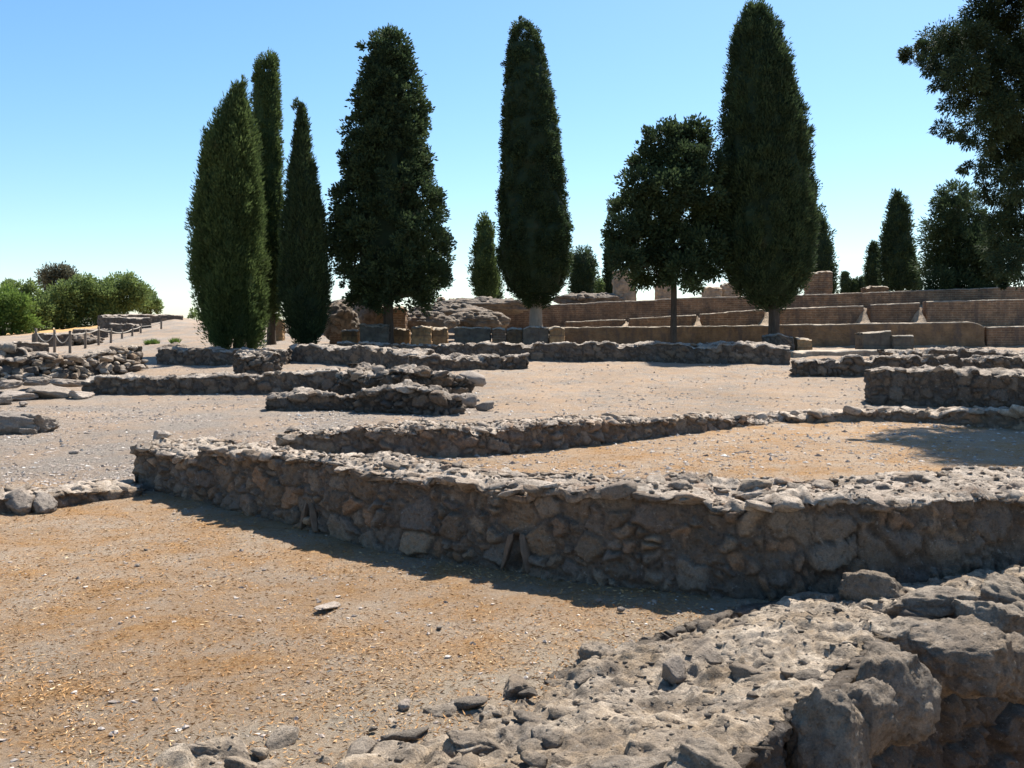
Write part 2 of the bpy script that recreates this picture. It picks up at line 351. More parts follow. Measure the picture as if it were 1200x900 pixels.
def wall_w(name, label, pts, th, res=.04, mat='rubble_far', amp=.05, cell=(.26, .15), top_amp=.05, seed=1, batter=.03, carve=(), rocks=0, rock_size=(.06, .14), cat='ruined wall', group=None, parent=None, gapd=1., caps=True, tops_b=None, chop=.05, fine=1., extra=None, edge_rocks=0, face_rocks=0, depth0=.2, caprough=.5, chips=0, chip_size=(.006, .022)):
    n0 = len(pts)
    th = np.full(n0, th, float) if np.isscalar(th) else np.asarray(th, float)
    tb = pts[:, 3] if tops_b is None else pts[:, 3] + np.asarray(tops_b, float)
    s = np.concatenate([[0], np.cumsum(np.hypot(np.diff(pts[:, 0]), np.diff(pts[:, 1])))])
    L = s[-1]; nu = max(int(L / res), 6) + 1; sn = np.linspace(0, L, nu)
    def sm(a):
        r = resample(a, s, sn)
        k = min(int(.35 / res), nu // 6)
        if k > 1 and n0 > 2:
            w = np.ones(k * 2 + 1); w /= w.sum(); rp = np.concatenate([2 * r[0] - r[1:k + 1][::-1], r, 2 * r[-1] - r[-k - 1:-1][::-1]])
            r = np.convolve(rp, w, 'valid')
        return r
    x, y, zb, zt = (sm(pts[:, i]) for i in range(4)); tt = sm(th); zt2 = sm(tb)
    dx, dy = np.gradient(x), np.gradient(y); l = np.hypot(dx, dy); nx, ny = -dy / l, dx / l   # to the back
    if (nx * x + ny * y).mean() < 0: nx, ny = -nx, -ny
    q = np.stack([sn, np.zeros(nu), np.zeros(nu)], 1)
    tn = top_amp * (fbm(q / .9 + seed, seed, 4) + .5 * fbm(q / .22 + seed, seed + 9, 2))
    tn = tn - top_amp * 1.3 * (sst(fbm(q / .75 + 3.3 * seed, seed + 21, 3), .12, .26)) 
    zt = zt + tn; zt2 = zt2 + top_amp * fbm(q / .8 + 31 + seed, seed + 4, 4)
    hf = float((zt - zb).mean()); w = float(tt.mean())
    c = chop; nf = max(int(hf / res), 4); nt = max(int(w / res), 4)
    # profile in (across 0..1 of thickness, height 0..1) for front, top, back
    A = np.concatenate([np.linspace(0, 1, nf, endpoint=False) * 0, np.linspace(0, 1, nt, endpoint=False), np.ones(nf + 1)])
    Hh = np.concatenate([np.linspace(0, 1, nf, endpoint=False), np.ones(nt), np.linspace(1, 0, nf + 1)])
    capv = np.concatenate([np.zeros(nf), np.ones(nt), np.zeros(nf + 1)])
    nv = len(A)
    # batter / rounding
    W = np.outer(tt, np.ones(nv)) * A[None]
    topz = zt[:, None] * (1 - A[None]) + zt2[:, None] * A[None]
    Z = zb[:, None] + (topz - zb[:, None]) * Hh[None]
    bat = batter * Hh[None]
    W = W + bat * (1 - A[None]) - bat * A[None] * .3
    e = np.minimum(A, 1 - A)[None] * tt[:, None]
    Z = Z - np.where(capv[None] > 0, c * np.clip(1 - e / (2.2 * c), 0, 1) ** 2, np.where(Hh[None] > .999, c, 0))
    X = x[:, None] + nx[:, None] * W; Y = y[:, None] + ny[:, None] * W
    P = np.stack([X, Y, Z], 2)
    capA = np.broadcast_to(capv[None], (nu, nv)).copy()
    U = np.broadcast_to(sn[:, None], (nu, nv)).copy()
    if caps:
        K = max(int(w / 2 / res), 2)
        def capend(i, sgn):
            mid = np.array([x[i] + nx[i] * tt[i] / 2, y[i] + ny[i] * tt[i] / 2])
            rows = []
            for k in range(K):
                f = 1 - (k / K)
                r = P[i].copy(); r[:, :2] = r[:, :2] * (1 - f) + mid * f
                rows.append(r)
            return np.array(rows)
        a0 = capend(0, -1); a1 = capend(nu - 1, 1)[::-1]
        P = np.concatenate([a0, P, a1]); cz = np.broadcast_to(capv[None] * 0, (K, nv))
        capA = np.concatenate([cz, capA, cz])
        U = np.concatenate([np.full((K, nv), 0.) - np.linspace(w / 2, 0, K)[:, None], U, np.full((K, nv), L) + np.linspace(0, w / 2, K)[:, None]])
    nr = P.shape[0]
    du = np.gradient(P, axis=0); dv = np.gradient(P, axis=1)
    N = np.cross(dv, du); N /= np.linalg.norm(N, axis=2, keepdims=True) + 1e-9
    mid = P.mean(axis=(0, 1))
    # orient: front normals must look towards the front side
    fi = nr // 2; back = np.array([nx[nu // 2], ny[nu // 2], 0])
    if (N[fi, nf // 2] * back).sum() > 0: N = -N
    Pf = P.reshape(-1, 3); Nf = N.reshape(-1, 3)
    wob = np.stack([fbm(Pf * 3 + k * 9.1, seed + k, 4, .6) for k in range(3)], 1) * .11
    q = (Pf + wob) / np.array([cell[0], cell[0], cell[1]])
    F1, F2, ID = worley(q, seed)
    off = worley.off; e = F2 - F1
    sub = ((ID * 17.9) % 1) < .42
    G1, G2, GD = worley(q * np.array([1.7, 1.7, 1.5]) + 5.5, seed + 40)
    e = np.where(sub, np.minimum(e, (G2 - G1) * .62), e); off = np.where(sub[:, None], worley.off * .6, off)
    ID = np.where(sub, (ID + GD * 3.3) % 1, ID)
    tv = np.stack([((ID * k) % 1) - .5 for k in (91.7, 57.3, 123.1)], 1)
    facet = (off * tv).sum(1) * 1.5
    prof = sst(e, .01, .17)
    lift = (.30 + .85 * ((ID * 7.77) % 1)) + facet + .25 * fbm(q * 2.1, seed + 3, 3)
    lift = np.where((ID * 31.3) % 1 < .1, lift - .55, lift)
    gap = 1 - sst(e, .03, .13)
    cp = capA.ravel()
    D = amp * (prof * lift - .55) * (1 - .62 * cp)
    rdg = 1 - 2 * np.abs(fbm(Pf * 7, seed + 6, 4, .6))
    D += (1 - (1 - caprough) * cp) * (amp * .55 * fine * fbm(Pf * 9, seed + 5, 5, .6) + amp * .40 * fine * fbm(Pf * 34, seed + 7, 3, .6) + amp * .30 * fine * (rdg - .6))
    cr_ = worley(Pf * np.array([6., 6., 2.]) + wob * 9, seed + 60); D += cp * amp * (.5 * np.clip(fbm(Pf * 2.3, seed + 8, 3) * 2.5, -1, 1) + .8 * caprough * (sst(cr_[1] - cr_[0], .0, .3) * np.where(cr_[2] > .55, cr_[2], .0) - .2))
    for (cc, rad, dep) in carve:
        dd = np.sqrt((((Pf - cc) / rad) ** 2).sum(1)); D -= dep * (1 - sst(dd, .7, 1.))
    Pd = Pf + Nf * D[:, None]
    idx = np.arange(nr * nv).reshape(nr, nv)
    F = np.stack([idx[:-1, :-1], idx[:-1, 1:], idx[1:, 1:], idx[1:, :-1]], 2).reshape(-1, 4)
    # consistent outward winding
    f0 = F[len(F) // 2 // nv * nv + nf // 2 if False else (fi * (nv - 1) + nf // 2)]
    fn = np.cross(Pf[f0[1]] - Pf[f0[0]], Pf[f0[3]] - Pf[f0[0]])
    if (fn * back).sum() > 0: F = F[:, ::-1]
    b = Buf()
    b.add(Pd, F, stone=ID, gap=gap * gapd * (1 - .5 * cp), cap=cp, bu=U.ravel(), bv=Pf[:, 2])
    rg = np.random.default_rng(seed + 77)
    wall_w.last = (x, y, nx, ny, zb, zt)
    if chips:
        ci = rg.choice(np.where(cp > 0)[0], chips); Q0, FQ = ico(1)
        sz = chip_size[0] + (chip_size[1] - chip_size[0]) * rg.random(chips) ** 3
        Q = Q0[None] * (1 + .3 * rg.normal(size=(chips, len(Q0), 1))) * sz[:, None, None] * np.stack([rg.uniform(.8, 1.6, chips), rg.uniform(.8, 1.4, chips), rg.uniform(.35, .8, chips)], 1)[:, None]
        Q = Q + (Pd[ci] + np.array([0, 0, .002]))[:, None]
        b.add(Q.reshape(-1, 3), (FQ[None] + (np.arange(chips) * len(Q0))[:, None, None]).reshape(-1, 3), stone=np.repeat(rg.random(chips), len(Q0)), gap=0., cap=np.repeat(rg.choice([0., .5, 1.], chips), len(Q0)))
    for k in range(rocks + edge_rocks):
        i = rg.integers(1, nu - 1)
        a = rg.uniform(.08, .92) if k < rocks else rg.choice([.04, .1])
        sz = rg.uniform(*rock_size)
        V, Fr = rock(seed * 131 + k, (sz * rg.uniform(.8, 1.5), sz * rg.uniform(.7, 1.1), sz * rg.uniform(.25, .55)), 3, boxy=.5)
        zz = zt[i] * (1 - a) + zt2[i] * a
        b.add(V + np.array([x[i] + nx[i] * tt[i] * a, y[i] + ny[i] * tt[i] * a, zz - sz * rg.uniform(.0, .3)]), Fr, stone=rg.random(), gap=0., cap=rg.choice([.2, .7, 1.]))
    for k in range(face_rocks):
        i = rg.integers(1, nu - 1); h_ = rg.uniform(.1, 1.); sz = rg.uniform(*rock_size)
        V, Fr = rock(seed * 171 + k, (sz * rg.uniform(.8, 1.5), sz * rg.uniform(.7, 1.1), sz * rg.uniform(.35, .7)), 3, boxy=.6)
        b.add(V + np.array([x[i] + nx[i] * batter * h_, y[i] + ny[i] * batter * h_, zb[i] + depth0 + (zt[i] - zb[i] - depth0) * h_]), Fr, stone=rg.random(), gap=0., cap=rg.choice([0., .9, .9]))
    if extra is not None: extra(b)
    o = b.build(name, M[mat], parent=parent, origin=(x[nu // 2], y[nu // 2], zb[nu // 2]))
    if parent is None: tag(o, label, cat, group)
    return o

def brick(name, label, st, th, mat='brick', res=.08, seed=1, cat='brick wall', group=None, **k):
    return wall(name, label, st, th, res=res, mat=mat, amp=k.pop('amp', .022), cell=(.5, .3), top_amp=k.pop('top_amp', .012), seed=seed, batter=.0, cat=cat, group=group, chop=.02, **k)

# ------------------------------------------------------------------ trees
def tube(pts, rad, n=10, seed=0, rough=.08):
    pts = np.asarray(pts, float); m = max(len(pts) * 4, 8)
    s = np.linspace(0, len(pts) - 1, m); P = np.stack([np.interp(s, range(len(pts)), pts[:, i]) for i in range(3)], 1)
    r = np.interp(s, range(len(pts)), rad)
    T = np.gradient(P, axis=0); T /= np.linalg.norm(T, axis=1, keepdims=True)
    up = np.where(np.abs(T[:, 2:3]) > .9, np.array([[1., 0, 0]]), np.array([[0, 0, 1.]]))
    A = np.cross(T, up); A /= np.linalg.norm(A, axis=1, keepdims=True); B = np.cross(T, A)
    th = np.linspace(0, 2 * math.pi, n, endpoint=False)
    V = P[:, None] + r[:, None, None] * (np.cos(th)[None, :, None] * A[:, None] + np.sin(th)[None, :, None] * B[:, None])
    Vf = V.reshape(-1, 3); c = np.repeat(P, n, 0)
    Vf = c + (Vf - c) * (1 + rough * 2 * fbm(Vf * 4, seed, 3)[:, None])
    i = np.arange(m * n).reshape(m, n); j = np.roll(i, -1, 1)
    F = np.stack([i[:-1], j[:-1], j[1:], i[1:]], 2).reshape(-1, 4)
    caps = [i[0][::-1][None], i[-1][None]]
    return Vf, [F] + caps

def kites(base, axis, l, w, rg, bend=.25):
    n = len(base); axis = axis / (np.linalg.norm(axis, axis=1, keepdims=True) + 1e-9)
    r = rg.normal(size=(n, 3)); s = np.cross(axis, r); s /= np.linalg.norm(s, axis=1, keepdims=True) + 1e-9
    l = np.broadcast_to(l, (n,))[:, None]; w = np.broadcast_to(w, (n,))[:, None]
    m = base + axis * l * .45
    nn = np.cross(axis, s)
    V = np.stack([base, m + s * w * .5 + nn * l * bend * .2, base + axis * l + nn * l * bend * .3, m - s * w * .5 + nn * l * bend * .2], 1).reshape(-1, 3)
    F = np.arange(n * 4).reshape(n, 4)
    return V, F

def clumps(buf, cen, out, per, cr, l, w, rg, up=.5, spread=.9, tint_lo=.0, tint_hi=1., squash=1.):
    """leaf clumps: cen (n,3) centres, out (n,3) outward directions, cr clump radii"""
    n = len(cen); per = int(per)
    cr = np.broadcast_to(cr, (n,))
    d = rg.normal(size=(n * per, 3)); d /= np.linalg.norm(d, axis=1, keepdims=True)
    o = np.repeat(out, per, 0); rad = np.repeat(cr, per)
    d = d + o * .55
    rr = rg.random(n * per) ** .5
    off = d * (rad * rr)[:, None]; off[:, 2] *= squash
    base = np.repeat(cen, per, 0) + off
    ax = d * spread + o * .3 + np.array([0, 0, up]) + rg.normal(size=d.shape) * .25
    V, F = kites(base, ax, l * rg.uniform(.6, 1.3, n * per), w * rg.uniform(.7, 1.3, n * per), rg)
    ct = np.repeat(rg.uniform(tint_lo, tint_hi, n), per)
    tint = np.clip(ct * .6 + .4 * rg.random(n * per), 0, 1)
    buf.add(V, F, tint=np.repeat(tint, 4))

def crown_from_profile(prof, d, rg, n, per, cr, l, w, up=.8, core=.8, lump=.10, squash=1., inner=0.2, spread=.7, gapfrac=0., yscale=1., out_up=.0, boughs=None):
    """prof: (row, xl, xr) outline read off the photo, turned into metres at depth d"""
    rows = np.array([p[0] for p in prof], float); xl = np.array([p[1] for p in prof], float); xr = np.array([p[2] for p in prof], float)
    z = z_of(rows, d)[::-1]; xc = (((xl + xr) / 2 - CX) / FPX * d)[::-1]; rad = ((xr - xl) / 2 / FPX * d)[::-1]
    zz = np.linspace(z[0], z[-1], 400); rr = np.interp(zz, z, rad); pdf = rr + .12 * rr.max(); cdf = np.cumsum(pdf) / pdf.sum()
    t = np.interp(rg.random(n), cdf, zz); ph = rg.uniform(0, 2 * math.pi, n)
    r = np.interp(t, z, rad); c = np.interp(t, z, xc)
    lum = 1 + lump * fbm(np.stack([np.cos(ph) * 3.2, np.sin(ph) * 3.2, t * .75], 1) + rg.random() * 50, 3, 3) * 1.5
    q = 1 - inner * rg.random(n) ** 1.5
    rr_ = np.maximum(r * q * np.minimum(lum, 1.06) - cr * .9 - l * .15, 0.02)
    cen = np.stack([c + rr_ * np.cos(ph), d + rr_ * np.sin(ph) * yscale, t], 1)
    out = np.stack([np.cos(ph), np.sin(ph), np.full(n, out_up)], 1)
    if gapfrac > 0:
        keep = fbm(cen * .9 + 7, 5, 3) > -1 + gapfrac * 1.6
        cen, out = cen[keep], out[keep]
    if boughs:
        nb, Rb = boughs
        cdf2 = np.cumsum(rr + .05) / (rr + .05).sum()
        tb = np.interp((np.arange(nb) + rg.random(nb)) / nb, cdf2, zz); pb = (np.arange(nb) * 2.39996 + rg.normal(0, .35, nb))
        Rk = Rb * rg.uniform(.6, 1.25, nb); rb = np.maximum(np.interp(tb, z, rad) * (1 + lump * rg.uniform(-.8, .3, nb)) - Rk - cr * .4, 0.)
        bc = np.stack([np.interp(tb, z, xc) + rb * np.cos(pb), d + rb * np.sin(pb), tb - Rk * .1], 1)
        tb = bc[:, 2] = np.clip(bc[:, 2], z[0] + Rk * .6, z[-1] - Rk * .85)
        k = rg.integers(0, nb, n); u = rg.normal(size=(n, 3)); u /= np.linalg.norm(u, axis=1, keepdims=True)
        ob = np.stack([np.cos(pb[k]), np.sin(pb[k]), np.full(n, .35)], 1)
        u = np.where(((u * ob).sum(1) < -.3)[:, None], -u, u)
        cen = bc[k] + u * (Rk[k] * rg.uniform(.6, 1., n))[:, None] * np.array([1, 1, .8]); out = u * .8 + ob * .4
    sg = rg.random(len(cen)) < .10
    cen = cen + out * np.array([1, 1, .2]) * (sg * rg.uniform(.06, .30, len(cen)) * min(1., cr * 4))[:, None] + np.array([0, 0, 1.]) * (sg * rg.uniform(0, .25, len(cen)))[:, None]
    b = Buf()
    crr = np.where(sg, .6, 1.) * cr * rg.uniform(.7, 1.25, len(cen))
    # narrower clumps where the crown is narrow
    rloc = np.interp(cen[:, 2], z, rad); crr = np.minimum(crr, rloc * .7 + .05)
    clumps(b, cen, out, per, crr, l, w, rg, up=up, spread=spread, squash=squash)
    if core > 0:
        nz, na = 60, 36
        zc = np.linspace(z[0] + .03 * (z[-1] - z[0]), z[-1] - .06 * (z[-1] - z[0]), nz); th = np.linspace(0, 2 * math.pi, na, endpoint=False)
        Zg, Tg = np.meshgrid(zc, th, indexing='ij')
        rc = np.interp(Zg, z, rad) * core
        rc *= 1 + .22 * fbm(np.stack([np.cos(Tg).ravel() * 2.5, np.sin(Tg).ravel() * 2.5, Zg.ravel() * 2], 1), 11, 4).reshape(Zg.shape)
        rc[0] *= .1; rc[-1] *= .1
        V = np.stack([np.interp(Zg, z, xc) + rc * np.cos(Tg), d + rc * np.sin(Tg) * yscale, Zg], 2).reshape(-1, 3)
        i = np.arange(nz * na).reshape(nz, na); j = np.roll(i, -1, 1)
        b.add(V, [np.stack([i[:-1], j[:-1], j[1:], i[1:]], 2).reshape(-1, 4)], tint=0.1)
    return b

def tree(name, label, cat, prof, d, base_px, trunk_w, mat, seed, n, per, cr, l, w, bark='bark', group=None, limbs=0, base_row=None, **k):
    rg = np.random.default_rng(seed)
    p = Gd(base_px, d)
    if base_row is not None: p[2] = z_of(base_row, d)
    root = empty(name, p, label, cat, group)
    b = crown_from_profile(prof, d, rg, n, per, cr, l, w, **k)
    b.build('crown', M[mat], root, smooth=False)
    ztop = z_of(prof[0][0], d); zbot = z_of(prof[-1][0], d); tr = trunk_w / 2 / FPX * d
    xt = (prof[len(prof) // 2][1] + prof[len(prof) // 2][2]) / 2; xt = (xt - CX) / FPX * d
    tb = Buf()
    V, F = tube([p + [0, 0, -.3], p + [0, 0, .12], p * [1, 1, 0] + [0, 0, zbot + .1], [p[0] * .6 + xt * .4, d, zbot * .6 + ztop * .4], [xt, d, zbot * .15 + ztop * .85]], [tr * 1.7, tr * 1.25, tr, tr * .6, tr * .15], 12, seed)
    tb.add(V, F)
    for i in range(limbs):
        h = zbot + (ztop - zbot) * rg.uniform(.02, .6); a = rg.uniform(0, 6.28); L = rg.uniform(.8, 1.8)
        s0 = np.array([p[0], d, h - .3])
        V, F = tube([s0, s0 + [math.cos(a) * L * .5, math.sin(a) * L * .5, L * .55], s0 + [math.cos(a) * L, math.sin(a) * L, L * 1.3]], [tr * .45, tr * .3, tr * .1], 7, seed + i)
        tb.add(V, F)
    tb.build('trunk', M[bark], root)
    return root

# ================================================================== THE PLACE
rg0 = np.random.default_rng(5)

# ---- ground: one sheet to the horizon
av = np.concatenate([np.linspace(-3.0, -.62, 26), np.linspace(-.60, .60, 330), np.linspace(.62, 3.0, 26)])
yv = np.concatenate([np.linspace(-14, 1.5, 24), np.geomspace(1.6, 70, 430), np.geomspace(72, 1500, 50)])
Ag, Yg = np.meshgrid(av, yv, indexing='xy')
Xg = Ag * np.maximum(Yg + 0.0, 0) + Ag * 8.0 * (1 - sst(Yg, 0, 9))
Zg = ground(Xg, Yg)
Pn = np.stack([Xg.ravel(), Yg.ravel(), 0 * Xg.ravel()], 1)
nz = (.030 * fbm(Pn * .9, 3, 4) + .014 * fbm(Pn * 5, 8, 4)).reshape(Xg.shape)
Zg = Zg + nz * (1 + 2.0 * sst(Yg, 15, 40)) * (1 - sst(Yg, 200, 400))
aa = Xg / np.maximum(Yg, 1.)
lw = np.interp(aa, [-.3, -.04, .18, .36, .6], [13.2, 13.5, 16.4, 17.2, 17.4])
gl = sst(Yg, 9.2, 12.0)
gravel = np.where(aa < -.22, gl, np.where(Yg < lw, .28 * sst(Yg, 7, 9), .70))
gravel = np.where((Yg > lw) & (aa > -.12), .70 - .13 * sst(aa, -.12, .0), gravel)
dry = sst(Yg, 62, 68) * sst(-aa, .33, .37)
dirt = 1 - sst(np.abs((Yg - (4.50 + .754 * (Xg + .12)))), .05, .9); dirt = np.where((Yg > 2) & (Yg < 6.4), dirt, 0)
i = np.arange(Xg.size).reshape(Xg.shape)
b = Buf(); b.add(np.stack([Xg, Yg, Zg], 2).reshape(-1, 3), np.stack([i[:-1, :-1], i[:-1, 1:], i[1:, 1:], i[1:, :-1]], 2).reshape(-1, 4), gravel=gravel.ravel(), dry=dry.ravel(), dirt=dirt.ravel())
tag(b.build('ground', M['ground']), None, None, None, 'structure')

# ---- litter of straw and gravel on the ground
def zg(x, y):
    P = np.stack([x, y, 0 * x], 1)
    return ground(x, y) + .030 * fbm(P * .9, 3, 4) + .014 * fbm(P * 5, 8, 4)
def fan(n, y0, y1, a0, a1, rg):
    y = np.sqrt(rg.uniform(0, 1, n)) ** .8; y = y0 * (y1 / y0) ** rg.random(n)
    a = rg.uniform(a0, a1, n); return a * y, y
x, y = fan(95000, 3.2, 13.5, -.58, .56, rg0)
dens = fbm(np.stack([x, y, 0 * x], 1) * 1.3, 21, 4)
keep = (dens > rg0.uniform(-.65, .45, len(x))) & ~((x / y < -.2) & (y > 10.5))
x, y = x[keep], y[keep]; z = zg(x, y)
th = rg0.uniform(0, 6.28, len(x)); el = np.abs(rg0.normal(0, .22, len(x)))
ax = np.stack([np.cos(th) * np.cos(el), np.sin(th) * np.cos(el), np.sin(el)], 1)
V, F = kites(np.stack([x, y, z + .004], 1), ax, rg0.uniform(.012, .042, len(x)), rg0.uniform(.003, .008, len(x)), rg0)
b = Buf(); b.add(V, F, tint=np.repeat(np.clip(rg0.beta(2, 2.2, len(x)) + .25 * (dens[keep]), 0, 1), 4))
tag(b.build('dry_grass_litter', M['straw'], smooth=False), 'dry straw litter scattered over the orange ground', 'dry grass', None, 'stuff')
b = Buf(); P0, F0 = ico(1)
def pebbles(n, y0, y1, a0, a1, smin, smax):
    x, y = fan(n, y0, y1, a0, a1, rg0)
    k = fbm(np.stack([x, y, 0 * x], 1) * .8, 33, 3) > rg0.uniform(-.6, .3, n); x, y = x[k], y[k]
    z = zg(x, y); n = len(x); s = smin + (smax - smin) * rg0.random(n) ** 4
    Q = P0[None] * (1 + .35 * rg0.normal(size=(n, len(P0), 1))) * s[:, None, None] * np.stack([rg0.uniform(.8, 1.5, n), rg0.uniform(.8, 1.3, n), rg0.uniform(.4, .8, n)], 1)[:, None, :]
    Q = Q + np.stack([x, y, z + s * .15], 1)[:, None]
    b.add(Q.reshape(-1, 3), (F0[None] + (np.arange(n) * len(P0))[:, None, None]).reshape(-1, 3), tint=np.repeat(np.clip(rg0.beta(1.6, 1.8, n), 0, 1), len(P0)))
pebbles(4500, 3.2, 10, -.58, .5, .004, .015)
P0, F0 = np.array([(1, 0, 0), (-1, 0, 0), (0, 1, 0), (0, -1, 0), (0, 0, 1), (0, 0, -1)], float), np.array([(0, 2, 4), (2, 1, 4), (1, 3, 4), (3, 0, 4), (2, 0, 5), (1, 2, 5), (3, 1, 5), (0, 3, 5)])
pebbles(15000, 10, 20, -.58, -.1, .008, .030)
pebbles(12000, 8, 17, -.2, .57, .008, .034)
pebbles(13000, 16, 34, -.4, .57, .010, .036)
tag(b.build('gravel', M['gravel'], smooth=False), 'loose grey gravel scattered over the ground', 'gravel', None, 'stuff')

# ---- foreground wall (wide broken top, its right face drops away)
def fore_extra(b):
    rg = np.random.default_rng(41)
    # boulders along the broken right edge, (px, row, depth, size)
    L = [(1118, 748, 4.62, (.30, .24, .22)), (1040, 800, 4.05, (.19, .24, .22)), (1185, 770, 4.75, (.17, .2, .2)), (975, 845, 3.55, (.20, .17, .20)), (1010, 838, 3.70, (.13, .16, .22)),
         (850, 905, 3.20, (.20, .14, .12)), (745, 905, 3.25, (.22, .12, .09)), (1180, 700, 5.35, (.22, .16, .14)), (1022, 690, 5.75, (.24, .18, .17)), (880, 722, 5.85, (.20, .13, .10)), (952, 706, 5.85, (.17, .12, .09)), (1090, 705, 5.3, (.3, .22, .12)),
         (1215, 735, 5.1, (.2, .2, .22)), (1060, 740, 4.75, (.22, .2, .13)), (1160, 722, 5.0, (.22, .2, .15)),
         (610, 806, 4.50, (.20, .11, .07)), (705, 772, 4.92, (.15, .13, .11)), (770, 755, 5.2, (.16, .08, .05)), (520, 832, 4.25, (.12, .08, .05)), (640, 852, 3.95, (.16, .09, .05)), (560, 868, 3.75, (.15, .09, .05)),
         (905, 780, 4.6, (.10, .09, .07)), (975, 768, 4.65, (.14, .1, .06)), (830, 800, 4.4, (.08, .06, .05)), (890, 830, 4.0, (.15, .1, .05)), (930, 800, 4.2, (.16, .1, .05)), (330, 868, 3.9, (.1, .07, .045)), (235, 880, 3.8, (.14, .07, .04)), (420, 880, 3.75, (.1, .08, .04)), (720, 830, 4.0, (.12, .08, .05)), (745, 850, 3.8, (.1, .06, .04))]
    for k, (px, row, d, sz) in enumerate(L):
        V, F = rock(900 + k, sz, 5 if k < 18 else 4, .35, rough=.10, boxy=.35)
        b.add(V + at(px, row, d) + np.array([0, 0, -sz[2] * .25]), F, stone=rg.random(), gap=0., cap=.48)
n = len(EDGE)
pts = np.array([(e[0], e[1], -1.8, .25) for e in EDGE]); pts[-2:, 3] = [.28, .30]; pts[:3, 3] = .20
wall_w('stone_wall', 'broad broken rubble wall top in the foreground with boulders along its right edge', pts, [2.5, 2.35, 2.0, 1.72, 1.40, 1.15, 1.0, .9, .9], .0125, 'rubble_fore', .075, (.34, .24), .035, 12, .05, caprough=.42, chips=2000, rocks=150, rock_size=(.015, .10), tops_b=[-.205, -.205, -.20, -.245, -.235, -.20, -.22, -.30, -.3], chop=.05, fine=1.0, extra=fore_extra, gapd=.8)

# ---- main wall across the middle
MW = [(152, 'r', 573, 521, .62), (230, 'r', 588, 528, .66), (300, 'r', 606, 536, .64), (430, 'r', 641, 546, .58), (560, 'r', 664, 565, .66), (700, 'r', 687, 580, .78), (860, 'd', 6.05, 587, .95), (1000, 'd', 5.98, 590, 1.0), (1200, 'd', 6.15, 583, 1.1), (1420, 'd', 6.5, 575, 1.1)]
pts = []
for px, k, v, tr, th in MW:
    p = G(px, v) if k == 'r' else Gd(px, v)
    pts.append((p[0], p[1], -.2 if px < 900 else -1.6, z_of(tr, p[1])))
n1 = G(362, 616) + [-.02, .02, -.02]; n2 = G(605, 672) + [-.02, .02, 0]
carve = [(np.array([n1[0], n1[1], n1[2] + .10]), np.array([.07, .2, .13]), .06), (np.array([n2[0], n2[1], n2[2] + .14]), np.array([.075, .2, .15]), .08)]
main = wall_w('stone_wall', 'long knee-high rubble wall crossing the middle with its shaded face toward the viewer', np.array(pts), [m[4] for m in MW], .0155, 'rubble', .056, (.27, .19), .055, 3, .05, carve=carve, chips=1800, chip_size=(.008, .03), rocks=130, rock_size=(.03, .13), edge_rocks=56, tops_b=[0.02] * len(MW))
xw, yw, nxw, nyw, zbw, ztw = wall_w.last
for dpx, hh, k in ((362, .25, 0), (605, .29, 1)):
    i = int(np.argmin(np.abs(xw / yw - (dpx - CX) / FPX)))
    tx, ty = nyw[i], -nxw[i]
    if tx < 0: tx, ty = -tx, -ty
    g0 = float(terrain(xw[i:i + 1], yw[i:i + 1])[0])
    for sgn in (-1, 1):
        bb = Buf(); V, F = rock(70 + sgn + 5 * k, (.026, .05, hh * .60), 4, 0., yaw=0., boxy=.8, rough=.06)
        V = V @ rotm(0, sgn * -.30, 0).T
        V = V @ rotm(0, 0, math.atan2(ty, tx)).T
        bb.add(V + np.array([xw[i] + nxw[i] * .014 + tx * sgn * .075, yw[i] + nyw[i] * .014 + ty * sgn * .075, g0 + hh * .5]), F)
        bb.build('drain_tile', M['terracotta'], main)

# ---- low wall behind, closing the second room
st = [(322, 529, 507), (360, 531, 508), (400, 533, 502), (470, 537, 499), (540, 537, 497), (640, 528, 495), (720, 519, 492), (800, 510, 490), (900, 497, 487), (925, 495, 486)]
wall('stone_wall', 'low curving rubble wall behind the main wall, ending in a broken corner', st, .55, .022, 'rubble', .06, (.26, .18), .07, 21, chips=1500, chip_size=(.012, .04), rocks=80, rock_size=(.04, .15), edge_rocks=20)
st = [(925, 496, 486), (1000, 494, 480), (1100, 497, 480), (1200, 504, 482), (1330, 512, 486)]
wall('stone_wall', 'lowest wall of flat grey stones in the tree shadow at right', st, .6, .025, 'rubble', .06, (.34, .16), .05, 22, rocks=30, rock_size=(.08, .2), edge_rocks=12)
# left low footing
st = [(-60, 607, 583), (10, 602, 580), (60, 596, 578), (120, 588, 573), (168, 582, 569)]
wall('stone_wall', 'flush rubble footing beside the left end of the main wall', st, .55, .02, 'rubble', .05, (.24, .15), .03, 23, rocks=24, rock_size=(.05, .13))

# ---- ruins at mid distance, left and centre
st = [(97, 463, 441), (200, 463, 440), (300, 462, 438), (350, 461, 436), (398, 460, 433)]
wall('stone_wall', 'straight low rubble wall at mid-left with a pale top, ending at the collapsed ruin', st, .55, .04, 'rubble_far', 0.075, (.30, .2), 0.085, 31, rocks=30, rock_size=(.06, .14))
st = [(286, ('d', 24.5), 417), (318, ('d', 24.8), 414), (332, ('d', 25.2), 414)]
wall('wall_stub', 'stubby rubble block standing on the straight low wall at mid-left', st, 1.5, .035, 'rubble_far', 0.120, (.3, .22), 0.119, 32, rocks=14, rock_size=(.08, .2), depth=.2)
st = [(392, 470, 432), (430, 474, 438), (470, 478, 436), (520, 474, 440), (556, 470, 446)]
wall('collapsed_wall', 'collapsed heap of a rubble wall in the middle with loose blocks at its right end', st, .9, .03, 'rubble_far', 0.165, (.42, .24), 0.204, 33, rocks=50, rock_size=(.08, .24), edge_rocks=14)
